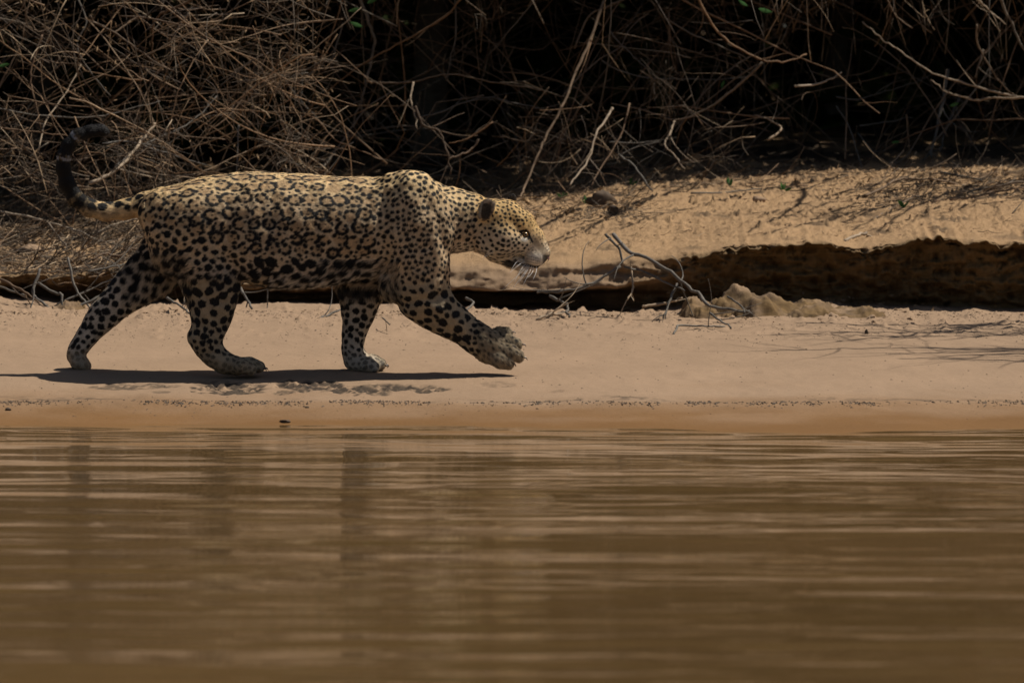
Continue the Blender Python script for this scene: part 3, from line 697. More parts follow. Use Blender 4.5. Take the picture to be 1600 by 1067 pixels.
def fur_material(name, hair):
    m, nt, b = mat(name, 0.42 if hair else 0.8, 0.28)
    c = attr(nt, 'coat', 'Color')
    if not hair:
        n1 = noise(nt, 1, 5, 0.6, objco(nt, (160, 160, 420)), 1.0)
        c = mix(nt, 0.6, c, ramp(nt, n1, [(0.3, (.6, .6, .6)), (.7, (1.25, 1.25, 1.25))]), 'MULTIPLY')
        bump(nt, n1, 0.5, 0.003, b)
    nt.links.new(c, b.inputs['Base Color'])
    return m
me.materials.clear(); me.materials.append(fur_material('jaguar_skin', False))
me.polygons.foreach_set('use_smooth', np.ones(len(me.polygons), bool))

jag = bpy.data.objects.new('jaguar', None); COL.objects.link(jag)
jag.location = at(430, 588, 0); tag(jag, 'spotted golden jaguar walking right along the wet sand with one forepaw lifted', 'jaguar')
bpy.context.view_layer.update()
def adopt(o, p=jag):
    o.parent = p; o.matrix_parent_inverse = p.matrix_world.inverted() if p is jag else o.matrix_parent_inverse; return o
adopt(body)

# --- fur: short strands that lie along the body
def make_fur(count):
    nf = len(me.polygons); area = np.empty(nf, np.float32); me.polygons.foreach_get('area', area)
    vi = np.empty(nf*4, np.int32); me.loops.foreach_get('vertex_index', vi); vi = vi.reshape(-1, 4)
    cen = VV[vi].mean(1); fn_ = NN[vi].mean(1)
    wgt = area*np.where(fn_[:, 1] > 0.35, 0.25, 1.0)*np.where(800+cen[:, 0]*S > 740, 1.8, 1)
    ids = rng.choice(nf, count, p=wgt/wgt.sum())
    u, v = rng.random(count), rng.random(count)
    w = np.stack([(1-u)*(1-v), u*(1-v), u*v, (1-u)*v], -1)
    P = (VV[vi[ids]]*w[..., None]).sum(1); Nr = (NN[vi[ids]]*w[..., None]).sum(1); Nr /= np.linalg.norm(Nr, axis=1, keepdims=True)
    C = (COATC[vi[ids]]*w[..., None]).sum(1)
    px, py, r = region(P)
    d = np.tile(np.array([-1.0, 0, -.45]), (count, 1))
    def setd(wt, vec):
        nonlocal d
        wt = np.asarray(wt, float)[:, None]; d = d*(1-wt)+vec*wt
    nose = at(853, 402, -.03)
    setd(r['head'], (P-nose)/np.linalg.norm(P-nose, axis=1, keepdims=True)); setd(r['neck'], np.array([-.5, 0, -1.0]))
    setd(r['foren'], np.array([.55, 0, -.8])); setd(r['foref'], np.array([-.1, 0, -1])); setd(r['hindn'], np.array([-.15, 0, -1])); setd(r['hindf'], np.array([-.6, 0, -.8]))
    k = r['tail'] > .5
    if k.any():
        j = np.linalg.norm(P[k][:, None, ::2]-TAILC[None][:, :, ::2], axis=-1).argmin(1); tg = np.gradient(TAILC, axis=0); tg /= np.linalg.norm(tg, axis=1, keepdims=True); d[k] = tg[j]
    d += .22*np.stack([vnoise(P[:, 0]*35, P[:, 1]*35, P[:, 2]*35, q) for q in (11, 12, 13)], -1)+rng.normal(0, .16, (count, 3))
    d -= Nr*(d*Nr).sum(1, keepdims=True); d /= np.linalg.norm(d, axis=1, keepdims=True)+1e-6
    L = np.full(count, .0062)
    L = L*(1-.45*r['head'])*(1-.3*r['leg'])
    bel = sstep(412, 440, py)*r['trunk']+((px > 500) & (px < 625) & (py > 405) & (py < 470)); L = L+.010*np.clip(bel, 0, 1)
    L = L+.009*((px > 190) & (px < 300) & (py > 395) & (py < 475))
    cheek = (px > 745) & (px < 830) & (py > 392); L = L+.006*cheek
    L *= rng.uniform(.6, 1.35, count)
    lift = np.where(L > .012, .38, .22)[:, None]
    p1 = P-Nr*.0005; p2 = P+(d*.55+Nr*lift*.62)*L[:, None]; p3 = P+(d*1.0+Nr*lift*.75+np.array([0, 0, -.12]))*L[:, None]
    pts = np.stack([p1, p2, p3], 1).reshape(-1, 3)
    hc = bpy.data.hair_curves.new('fur'); hc.add_curves([3]*count)
    hc.attributes['position'].data.foreach_set('vector', pts.astype(np.float32).ravel())
    ra = hc.attributes.get('radius') or hc.attributes.new('radius', 'FLOAT', 'POINT')
    ra.data.foreach_set('value', np.tile(np.array([.00038, .00032, .00007], np.float32), count))
    ca = hc.attributes.new('coat', 'FLOAT_COLOR', 'CURVE'); cc = np.ones((count, 4), np.float32)
    cc[:, :3] = np.clip(C*rng.uniform(.5, 1.5, (count, 1)), 0, .95); ca.data.foreach_set('color', cc.ravel())
    hc.materials.append(fur_material('jaguar_fur', True))
    o = bpy.data.objects.new('fur', hc); COL.objects.link(o); adopt(o); o['kind'] = 'stuff'
make_fur(270000)

def sphere_part(name, c, r, m, parent, sc_=(1, 1, 1), seg=16):
    import bmesh
    bm = bmesh.new(); bmesh.ops.create_uvsphere(bm, u_segments=seg, v_segments=max(6, seg//2), radius=1)
    k = bpy.data.meshes.new(name); bm.to_mesh(k); bm.free()
    V = np.empty(len(k.vertices)*3, np.float32); k.vertices.foreach_get('co', V); V = V.reshape(-1, 3)*np.array(sc_)*r+np.asarray(c)
    k.vertices.foreach_set('co', V.astype(np.float32).ravel()); k.polygons.foreach_set('use_smooth', np.ones(len(k.polygons), bool)); k.materials.append(m); k.update()
    o = bpy.data.objects.new(name, k); COL.objects.link(o)
    o.parent = parent; o.matrix_parent_inverse = jag.matrix_world.inverted() if parent is jag else o.matrix_parent_inverse
    return o
def plain(name, c, rough=.5, spec=.4):
    m, nt, b = mat(name, rough, spec); v = objco(nt)
    c2 = mix(nt, .4, c, ramp(nt, noise(nt, 220, 3, .6, v), [(.3, tuple(q*.5 for q in c)), (.7, tuple(min(1, q*1.4) for q in c))])); nt.links.new(c2, b.inputs['Base Color']); return m
EYE = plain('amber_eye', (.20, .11, .035), .15, .5); PUP = plain('pupil', (.005, .005, .005), .08, .6); NOSE = plain('nose_skin', (.10, .045, .04), .45); WH = plain('whisker_white', (.8, .78, .74), .4); CLAW = plain('claw', (.12, .09, .07), .35)
for sg in (-1, 1):
    yo = -3-(821-760)*.10
    c = at(821, 366.5, (yo+sg*19.0)/S)
    e = sphere_part('eye', c, 4.2/S, EYE, jag); sphere_part('pupil', c+np.array([.002, sg*.0066, -.0006]), 2.1/S, PUP, e, seg=10)
def nose_part():
    yo = -3-(853-760)*.10
    V = []; Q = []
    prof = [(849.5, 396, 6.5), (854.5, 398, 8), (858.3, 401.5, 8.2), (858.6, 405, 6.5), (855.5, 409, 3.5), (851.5, 413, 1.6)]
    for (a, b, w) in prof:
        for k in range(7):
            t = (k-3)/3; V.append(at(a-2.6*t*t*(w/8), b+.8*t*t, (yo+t*w)/S))
    for i in range(len(prof)-1):
        for k in range(6): Q.append((i*7+k, i*7+k+1, i*7+8+k, i*7+7+k))
    for k in range(7): V.append(at(846, 402, (yo+(k-3)*1.8)/S))
    b = len(prof)*7
    for k in range(6): Q.append((b+k, b+k+1, k+1, k)); Q.append(((len(prof)-1)*7+k, (len(prof)-1)*7+k+1, b+k+1, b+k))
    adopt(mesh_np('nose', V, Q, NOSE))
nose_part()
for (a, b, c_) in [((822, 408), (812, 413), (799, 424)), ((824, 410), (815, 420), (806, 436)), ((826, 410), (817, 423), (793, 445)), ((827, 411), (820, 425), (804, 447)), ((829, 411), (823, 424), (813, 438)), ((832, 412), (828, 424), (820, 440)), ((834, 413), (832, 425), (826, 432)), ((820, 405), (808, 409), (800, 420)), ((838, 413), (838, 424), (834, 434)), ((781, 385), (772, 392), (760, 400)), ((778, 383), (768, 388), (757, 402))]:
    yo = -16; m = MB(); m.tube(spline([at(*a, yo/S), at(*b, (yo-21)/S), at(c_[0]+(c_[0]-b[0])*.3, c_[1]+(c_[1]-b[1])*.3, (yo-32)/S)], 5), np.linspace(.0010, .0004, 11), 5); adopt(m.build('whisker', WH))
for (a, b, yo) in [((412, 576), (416, 580), -58), ((414, 575), (418, 578), -47), ((602, 571), (605, 575), 12), ((604, 570), (607, 574), 24), ((815, 538), (822, 541), -24), ((818, 558), (824, 563), -37), ((801, 568), (806, 573), -44), ((799, 519), (806, 521), -14)]:
    m = MB(); m.tube(spline([at(*a, yo/S), at((a[0]+b[0])/2+1.5, (a[1]+b[1])/2-1, yo/S), at(*b, yo/S)], 3), np.linspace(.004, .0008, 7), 6); adopt(m.build('claw', CLAW))
# ------------------------------------------------------------------ canopy over and behind the bank (what keeps the thicket dark)
def leaves(name, P, size, m, jitter=0.7, flat=0.35):
    n = len(P); a = rng.normal(0, 1, (n, 3)); a[:, 2] *= jitter; a /= np.linalg.norm(a, axis=1, keepdims=True)
    b = rng.normal(0, 1, (n, 3)); b -= a*(a*b).sum(1, keepdims=True); b /= np.linalg.norm(b, axis=1, keepdims=True)
    nrm = np.cross(a, b); s = size*rng.uniform(.6, 1.3, n)[:, None]
    V = np.stack([P-a*s, P+b*s*flat+nrm*s*.08, P+a*s, P-b*s*flat+nrm*s*.08], 1).reshape(-1, 3)
    return V, np.arange(4*n).reshape(-1, 4)
def make_canopy():
    n = 120000
    x = rng.uniform(-7, 10, n); h = rng.uniform(0, 1, n)**1.3; z = 1.62+h*3.4
    Yf = 4.98+SUN_SY*(z-0.75)+fbm(x*.6, 1.0, seed=81)*.25-1.0*(1-sstep(-.35, .35, x))
    Y = Yf+rng.uniform(0, 1, n)**1.2*(9-h*2)
    k = fbm(x*.9, Y*.9, z*.9, o=3, seed=80) > -1.0
    k &= fbm(x*2.2, Y*2.2, z*.6, o=2, seed=85) > -1.1
    k &= (Y > 5.0) | (fbm(x*3.2, Y*3.2, z*1.5, o=2, seed=86) > .05)
    P = np.stack([x, Y, z], -1)[k]
    V1, Q1 = leaves('x', P, .095, LEAF)
    n = 60000                                   # the far side of the thicket, down to the ground
    x = rng.uniform(-11, 13, n); Y = rng.uniform(9, 16, n); z = rng.uniform(.6, 5.5, n)
    V2, Q2 = leaves('x', np.stack([x, Y, z], -1), .16, LEAF)
    n = 34000; x = rng.uniform(-11, 15, n); Y = rng.uniform(7, 19, n); z = rng.uniform(3.2, 5.6, n)
    V3, Q3 = leaves('x', np.stack([x, Y, z], -1), .20, LEAF)
    V4, Q4 = leaves('x', np.stack([rng.uniform(-22, 26, 30000), rng.uniform(19, 24, 30000), rng.uniform(.7, 5.2, 30000)], -1), .28, LEAF)
    o = mesh_np('leaf_canopy', np.vstack([V1, V2, V3, V4]), np.vstack([Q1, Q2+len(V1), Q3+len(V1)+len(V2), Q4+len(V1)+len(V2)+len(V3)]), LEAF, smooth=False)
    tag(o, 'dark leafy canopy and undergrowth closing over the thicket behind the bank', kind='stuff')
make_canopy()

# ------------------------------------------------------------------ branches
def wander(p0, d, L, n, bend=.25, sag=0.0, kink=0.0):
    P = [np.array(p0, float)]; d = np.array(d, float); d /= np.linalg.norm(d); st = L/n; c = rng.normal(0, bend*.25, 3)
    for i in range(n):
        c = c*.8+rng.normal(0, bend*.12, 3); d = d+c; d[2] -= sag/n
        if kink and R.random() < kink: d += rng.normal(0, .35, 3)
        d /= np.linalg.norm(d); P.append(P[-1]+d*st)
    return np.array(P)
def branch_thing(name, P, r0, r1, m, label, cat='branch', group=None, twigs=2, sides=6, tl=.22):
    P = np.asarray(P); t = MB(); r = np.linspace(r0, r1, len(P))*(1+.10*rng.uniform(-1, 1, len(P)))
    P = P+rng.normal(0, min(.0035, r0*.45), P.shape)*np.linspace(0.3, 1, len(P))[:, None]
    t.tube(P, r, sides, .08); o = t.build(name, m); tag(o, label, cat, group)
    for k in range(twigs):
        i = R.randint(max(1, len(P)//5), len(P)-2); T = P[i+1]-P[i]; T /= np.linalg.norm(T)+1e-9
        d = T*.7+rng.normal(0, .6, 3)*np.array([1, .5, 1]); L = tl*R.uniform(.4, 1.3)
        q = MB(); Q = wander(P[i], d, L, 7, .5); q.tube(Q, np.linspace(r[i]*.55, r[i]*.15, len(Q)), 4); q.build('twig', m, o)
    return o
def traced(pts, Y0, Y1, rpx, m, label, twigs=2, ground=False, name='dry_branch', taper=.55, cat='branch', sub=5):
    n = len(pts); P = []
    for i, (a, b) in enumerate(pts):
        Y = Y0+(Y1-Y0)*i/max(1, n-1)
        if ground:
            g = gpix(a, b); g = g+np.array([0, 0, rpx/FPX*32]); P.append(g)
        else: P.append(at(a, b, Y))
    P = spline(P, sub); r = rpx/FPX*(DIST+(Y0+Y1)/2)
    return branch_thing(name, P, r, r*taper, m, label, cat, None, twigs)

T = [  # photo trace, near depth, far depth, radius in pixels, bark, label
 ([(1640,159),(1600,153),(1580,150),(1551,143),(1509,131),(1470,119),(1439,104),(1402,77),(1380,63),(1350,35)],4.6,4.9,2.0,PALE,'long pale arching bare branch reaching in from the right over the dark hollow'),
 ([(1602,153),(1574,154),(1549,153),(1526,157),(1498,150),(1475,141),(1453,124)],4.6,4.8,1.8,PALE,'shorter pale branch curving just below the long arching one at upper right'),
 ([(1560,-10),(1563,0),(1577,31),(1600,76),(1625,120)],4.5,4.6,2.8,BARK,'thick brown branch slanting down across the top right corner'),
 ([(1525,-10),(1529,0),(1549,20),(1571,37)],4.6,4.7,1.6,PALE,'short pale stick leaning into the thick branch in the top right corner'),
 ([(1526,39),(1527,67),(1546,104),(1565,132),(1588,152)],4.6,4.7,1.8,BARK,'knobbly tan branch dropping to the fork of the pale branches at right'),
 ([(1546,-8),(1545,60),(1546,135)],4.8,4.8,1.2,GREY,'thin straight hanging grey stem near the top right corner'),
 ([(1536,78),(1530,100),(1523,121)],4.7,4.7,1.8,BARK,'short tan hanging stub left of the hanging grey stem at upper right'),
 ([(1383,-6),(1386,0),(1400,25),(1425,45)],4.8,4.9,1.6,BARK,'thin brown branch hooking down from the top edge at right'),
 ([(1242,135),(1276,132),(1298,124),(1315,113)],4.8,5.0,2.0,PALE,'short pale broken stick lying level in the dark upper right thicket'),
 ([(1307,152),(1340,156),(1374,146),(1411,135),(1453,118)],5.4,5.7,1.7,GREY,'dim grey branch bowing across the dark hollow under the arching branch'),
 ([(1307,166),(1326,197),(1338,233),(1349,271)],5.3,5.0,1.6,GREY,'thin dark stem falling to the top of the bank at right'),
 ([(1416,180),(1419,210),(1421,233)],5.2,5.2,1.6,BARK,'short orange brown upright twig standing in the dark hollow at right'),
 ([(1343,197),(1380,192),(1425,183)],5.5,5.6,1.4,GREY,'faint level grey twig low in the dark hollow at right'),
 ([(1480,110),(1473,157),(1462,205),(1454,247)],5.6,5.4,3.4,GREY,'grey leaning trunk deep in the dark hollow at right'),
 ([(1500,150),(1492,169),(1478,205),(1467,236)],5.7,5.5,2.6,GREY,'thinner grey trunk just right of the leaning grey trunk'),
 ([(1200,219),(1221,202),(1200,187),(1180,180)],4.7,4.9,2.0,PALE,'pale bent stick hooked back on itself at right of centre'),
 ([(1340,208),(1369,242),(1402,266)],5.2,4.9,1.4,GREY,'thin grey twig slanting down to the right onto the bank top'),
 ([(1088,-10),(1092,0),(1112,37),(1140,67),(1188,94),(1230,96),(1260,85)],4.6,4.8,2.2,BARK,'long tan branch swooping down from the top edge right of centre'),
 ([(1191,98),(1165,124),(1118,162),(1081,181),(1053,188),(1011,174),(957,162)],4.7,4.9,2.0,BARK,'brown branch sagging in a wide bow below the swooping tan branch'),
 ([(948,-10),(940,11),(921,65),(898,118),(881,163),(856,208),(836,253),(818,298),(813,308)],5.0,4.2,2.9,BARK,'tall slanting stem running from the top edge down to the ground behind the head'),
 ([(957,169),(945,190),(932,208),(921,247),(905,270),(890,290)],4.5,4.2,2.1,PALE,'pale tan forked stick planted in the litter right of the head'),
 ([(984,162),(969,214),(940,261),(924,290)],4.6,4.3,1.5,BARK,'thin brown stick leaning left beside the pale forked stick'),
 ([(921,249),(932,262),(943,275)],4.4,4.3,1.2,BARK,'small side prong at the foot of the pale forked stick'),
 ([(1054,190),(1046,210),(1039,226),(1055,245),(1070,264)],4.7,4.5,1.8,PALE,'pale elbow shaped stick low in the centre right thicket'),
 ([(967,242),(991,261),(1019,298)],4.5,4.2,2.0,GREY,'grey stick sliding down onto the bank below the tangled pale twigs'),
 ([(952,222),(990,224),(1033,221)],4.6,4.6,1.3,GREY,'level grey twig among the pale twigs at centre right'),
 ([(969,243),(997,229),(1033,222)],4.55,4.6,1.3,GREY,'grey twig rising gently to meet the elbow stick'),
 ([(1045,20),(1047,70),(1054,108)],5.0,5.0,1.9,BARK,'brown hanging stem with a pointed end right of the picture centre'),
 ([(880,150),(900,125),(935,95),(969,73),(985,45),(1014,20)],5.1,5.3,1.5,BARK,'thin brown branch rising to the right above the head'),
 ([(898,76),(918,28),(945,12),(974,0),(985,-6)],5.0,5.0,1.6,BARK,'tan branch arching to the top edge over the tall slanting stem'),
 ([(1040,30),(1047,34),(1081,53),(1120,70),(1165,90)],4.9,5.0,1.6,BARK,'straight brown twig running down into the swooping branch'),
 ([(955,50),(960,59),(978,77),(997,96),(1025,122)],5.1,5.1,1.4,GREY,'grey twig slanting down right in the upper middle'),
 ([(940,95),(966,110),(1011,122),(1067,124),(1137,124),(1180,118)],5.2,5.3,1.3,GREY,'long level grey twig crossing behind the hanging brown stem'),
 ([(727,-6),(719,0),(694,27),(629,66),(581,91),(537,121),(500,155),(480,172)],4.7,5.0,1.9,BARK,'long straight dim branch climbing to the right above the middle of the back'),
 ([(560,-8),(563,0),(579,45),(584,73),(573,126),(565,155),(551,194)],4.9,5.1,3.0,GREY,'stout grey upright branch with a swollen joint above the back'),
 ([(573,128),(608,130),(646,128),(680,119),(714,117),(767,128),(837,140),(880,152)],4.8,5.0,1.5,BARK,'long thin level twig with a gentle hump above the shoulders'),
 ([(646,129),(643,143),(642,157),(648,180),(652,202)],4.8,4.7,1.6,PALE,'short pale twig hanging from the long level twig'),
 ([(649,166),(655,182),(663,197),(685,205),(697,233),(705,272)],4.4,4.3,2.4,BARK,'crooked brown stump of twigs standing behind the shoulders'),
 ([(770,191),(745,208),(725,219),(702,225)],4.4,4.4,1.4,BARK,'thin russet twig reaching right from the crooked stump'),
 ([(748,218),(735,235),(715,243),(700,250)],4.4,4.35,1.9,BARK,'short bushy twig leaning right beside the crooked stump'),
 ([(540,-8),(536,0),(517,56),(500,90),(492,110)],4.8,4.9,1.7,BARK,'slanting tan twig dropping from the top edge left of the grey upright branch'),
 ([(536,36),(526,70),(517,104)],4.9,4.9,1.5,GREY,'short grey twig parallel to the slanting tan twig'),
 ([(505,262),(522,239),(553,194),(576,166),(605,148),(635,132)],4.7,5.0,1.7,BARK,'thin curved branch rising right from behind the middle of the back'),
 ([(480,180),(500,191),(522,217),(556,233),(595,250)],4.7,4.6,1.5,BARK,'russet twig sinking right just over the middle of the back'),
 ([(672,205),(680,197),(708,169),(722,152)],5.0,5.1,1.3,GREY,'grey twig pointing up right over the shoulders'),
 ([(650,185),(690,175),(720,162),(759,153),(809,162),(860,175)],5.0,5.1,1.8,GREY,'dim grey branch arching level over the neck'),
 ([(711,-5),(712,56),(704,90),(697,126)],5.2,5.2,1.5,BARK,'thin brown upright stem right of the picture top centre'),
 ([(305,-5),(294,3),(270,14),(250,23),(240,37),(239,53),(238,72),(241,91),(270,112)],3.8,4.0,2.1,BARK,'orange brown branch bent like a question mark at upper left'),
 ([(140,25),(150,37),(181,53),(219,81),(245,98),(269,111)],3.8,3.9,2.1,BARK,'straight tan branch slanting down right at upper left'),
 ([(178,52),(196,40),(216,28),(241,47),(275,58),(316,61)],3.9,4.1,1.6,BARK,'zigzag tan twig crossing the bent orange branch'),
 ([(296,20),(283,38),(272,56),(268,75),(266,94)],4.0,4.0,1.7,PALE,'pale upright twig right of the bent orange branch'),
 ([(-8,168),(0,170),(56,180),(125,184),(162,181),(205,170),(250,159)],3.5,3.7,1.7,BARK,'long level tan branch passing just above the raised tail'),
 ([(66,55),(55,85),(48,113),(50,140),(56,163),(64,200)],3.6,3.5,1.8,BARK,'bowed upright tan twig left of the raised tail'),
 ([(36,-6),(40,20),(44,41),(64,50),(85,41)],3.9,4.0,1.7,BARK,'tan twig curling under near the top left corner'),
 ([(347,180),(369,162),(394,155),(437,122),(469,111),(500,108),(540,104)],4.2,4.5,1.5,BARK,'thin orange twig climbing right over the hips'),
 ([(440,118),(444,125),(469,156),(500,190)],4.6,4.7,1.5,GREY,'grey twig falling to the right above the back'),
 ([(373,195),(371,235),(369,272)],4.3,4.2,1.6,GREY,'grey upright stem standing behind the hips'),
 ([(140,287),(178,269),(203,244),(222,220),(244,194)],3.3,3.6,3.4,PALE,'thick pale weathered stick rising right from inside the tail curve'),
 ([(-6,199),(0,200),(50,206),(103,212)],3.5,3.4,1.7,BARK,'level brown twig running from the left edge to the tail'),
 ([(-10,150),(20,95),(35,60),(44,10),(48,-8)],3.9,4.0,1.6,BARK,'long leaning tan twig along the left edge'),
 ([(120,-5),(135,35),(120,70),(140,110),(172,150)],4.0,3.9,1.6,BARK,'wavy tan twig hanging in the upper left tangle'),
 ([(60,235),(72,190),(100,150),(128,100)],3.5,3.8,1.5,PALE,'thin pale stick rising steeply behind the tail tip'),
 ([(180,262),(215,232),(250,215),(300,190),(340,150)],3.6,4.1,1.7,GREY,'long grey stick rising right above the rump'),
 ([(160,225),(200,222),(262,240),(330,262)],3.6,3.8,1.9,GREY,'grey stick sinking right above the rump'),
 ([(240,196),(262,205),(290,214),(352,218)],3.9,4.1,1.5,BARK,'thin level stick above the rump crossing the grey ones'),
]
for k, (pts, y0, y1, r, m, lb) in enumerate(T): traced(pts, y0, y1, r, m, lb, twigs=[1, 3, 2, 2][k % 4])

for (x, y, s_) in [(-4.1, 8.6, 1), (-2.3, 9.4, .8), (-.4, 8.9, 1.1), (1.5, 9.6, .9), (3.3, 8.7, 1), (5.4, 9.3, 1.2), (7.2, 8.8, 1)]:
    P = wander((x, y, gz(x, y, .65)-.1), (R.uniform(-.2, .2), R.uniform(-.1, .1), 1), 4.4, 12, .1)
    t = MB(); t.tube(P, np.linspace(.085, .03, 13)*s_, 9, .06); o = t.build('slender_trunk', GREY); tag(o, 'slender dark trunk lost in the shade behind the thicket', 'trunk', 'trunks in the shade behind the thicket')
    for k in range(5):
        q = MB(); i = R.randint(5, 11); L_ = wander(P[i], (R.uniform(-1, 1), R.uniform(-1, .6), .7), 1.6, 8, .3); q.tube(L_, np.linspace(.028, .008, 9)*s_, 6); q.build('limb', GREY, o)

# individually built branches of the tangle, alike enough that nothing singles one out
def tangle(count, px0, px1, py0, py1, Y0, Y1, rr, LL, group, label, m=BARK, horiz=.5):
    for _ in range(count):
        px, py, Y = R.uniform(px0, px1), R.uniform(py0, py1), R.uniform(Y0, Y1)
        a = R.gauss(0, .55) if R.random() < horiz else R.gauss(1.3, .5)
        if R.random() < .5: a = math.pi-a
        d = (math.cos(a), R.uniform(-.5, .5), math.sin(a)); L = R.uniform(*LL); r = R.uniform(*rr)/430
        P = wander(at(px, py, Y)-np.array(d)*L*.5, d, L, 12, .35, R.uniform(-.2, .4), .08)
        z0 = np.array([gz(p[0], p[1], .7) for p in P]); P[:, 2] = np.maximum(P[:, 2], z0+r)
        branch_thing('dry_branch', P, r, r*.45, m, label, 'branch', group, twigs=R.choice([0, 1, 2]))
tangle(120, -60, 520, -20, 300, 3.3, 4.9, (.7, 1.7), (.3, 1.0), 'sunlit tangled branches behind the tail and rump', 'thin tan bare branch in the sunlit tangle behind the tail and rump', m=SUNLIT_STRAW, horiz=.6)
tangle(75, 480, 1100, -20, 275, 4.8, 6.4, (.9, 2.0), (.5, 1.3), 'dim branches in the dark thicket above the back', 'thin bare branch in the dark thicket over the back and head')
tangle(60, 1050, 1680, -40, 230, 5.0, 6.8, (.9, 2.2), (.5, 1.4), 'dim branches in the dark hollow at right', 'thin bare branch in the dark hollow above the right bank', horiz=.3)

def twig_mass():
    mb = MB()
    def some(count, px0, px1, py0, py1, Y0, Y1, rr, LL, horiz, dens=None, snap=True):
        for _ in range(count):
            px, py, Y = rng.uniform(px0, px1), rng.uniform(py0, py1), rng.uniform(Y0, Y1)
            if px > -100 and py > -50 and float(vnoise(np.array(px/75.), np.array(py/55.), np.array(Y*.5), seed=95)) < .08+.10*(px > 500): continue
            a = rng.normal(0, .6) if rng.random() < horiz else rng.normal(1.25, .45)
            if rng.random() < .45: a = math.pi-a
            d = (math.cos(a), rng.uniform(-.7, .7), math.sin(a)); L = rng.uniform(*LL)**1.0; r = rng.uniform(*rr)/430
            P = wander(at(px, py, Y)-np.array(d)*L*.5, d, L, 6, .5, rng.uniform(-.2, .3), .12)
            if snap and P[:, 2].min() < 1.0:
                for q in P: q[2] = max(q[2], gz(q[0], q[1], .7)+.004)
            mb.tube(P, np.linspace(r, r*.4, len(P)), 3)
    some(2300, -120, 520, -60, 330, 3.2, 5.2, (.45, 1.3), (.08, .45), .6)
    some(500, -120, 300, 120, 330, 3.0, 4.4, (.45, 1.3), (.08, .4), .75)
    some(1500, 380, 1150, -60, 290, 4.8, 7.5, (.35, 1.0), (.12, .8), .5)
    some(600, 820, 1150, 120, 290, 4.5, 5.3, (.4, 1.2), (.06, .35), .6)
    some(700, 1100, 1750, -80, 270, 5.2, 8.5, (.45, 1.3), (.15, .9), .3)
    some(260, 1200, 1620, -60, 60, 4.7, 5.3, (.4, 1.1), (.08, .4), .15)
    some(900, -400, 2000, -500, -60, 4.6, 7, (.6, 2.2), (.3, 1.3), .4)
    some(500, -1200, -100, -60, 330, 3.4, 6, (.6, 1.6), (.2, .9), .5)
    o = mb.build('dry_twigs', BARK_MASS); tag(o, 'mass of fine dry twigs filling the thicket', kind='stuff')
twig_mass()

# fine dry shreds caught in the twigs
def shreds():
    n = 2200; px = rng.uniform(-80, 520, n); py = rng.uniform(-20, 300, n)
    Y = np.where(px < 520, rng.uniform(3.3, 5, n), rng.uniform(4.7, 6.5, n)); P = np.array([at(a, b, c) for a, b, c in zip(px, py, Y)])
    k = fbm(P[:, 0]*2.5, P[:, 1]*2, P[:, 2]*3.5, seed=91) > -.1
    P = P[k]; g = np.array([gz(p[0], p[1], .7) for p in P]); P[:, 2] = np.maximum(P[:, 2], g+.01)
    V, Q = leaves('x', P, .016, DRYLEAF, .8, .2)
    tag(mesh_np('dry_leaf_scraps', V, Q, DRYLEAF, smooth=False), 'dead leaf scraps caught among the twigs', kind='stuff')
shreds()

# overhanging branches that throw the lined shadows on the slope and the beach
OV = [(R.uniform(1.0, 2.3), R.uniform(.35, 1.9), R.uniform(1.0, 1.7), R.uniform(1.75, 2.1), R.uniform(-.1, .9)) for _ in range(18)]
OV += [(R.uniform(-.1, 2.1), R.uniform(2.35, 3.2), R.uniform(1.4, 2.0), R.uniform(1.8, 2.1), R.uniform(1.2, 3.5)) for _ in range(15)]
for k, (sx, sy, ln, h, lean) in enumerate(OV):
    # (sx, sy): where the near tip of its shadow falls
    z0 = .25 if sy < 2.1 else .5
    tip = np.array([sx+SUN_SX*(h-z0), sy+SUN_SY*(h-z0), h]); d = np.array([1, lean, .12])
    P = wander(tip, d, ln, 12, .14)[::-1]
    branch_thing('overhanging_branch', P, .018 if sy < 2.1 else .015, .006, BARK, 'bare branch overhanging the right bank above the picture', 'branch', 'bare branches overhanging the right bank', twigs=14 if sy < 2.1 else 6, tl=.5)

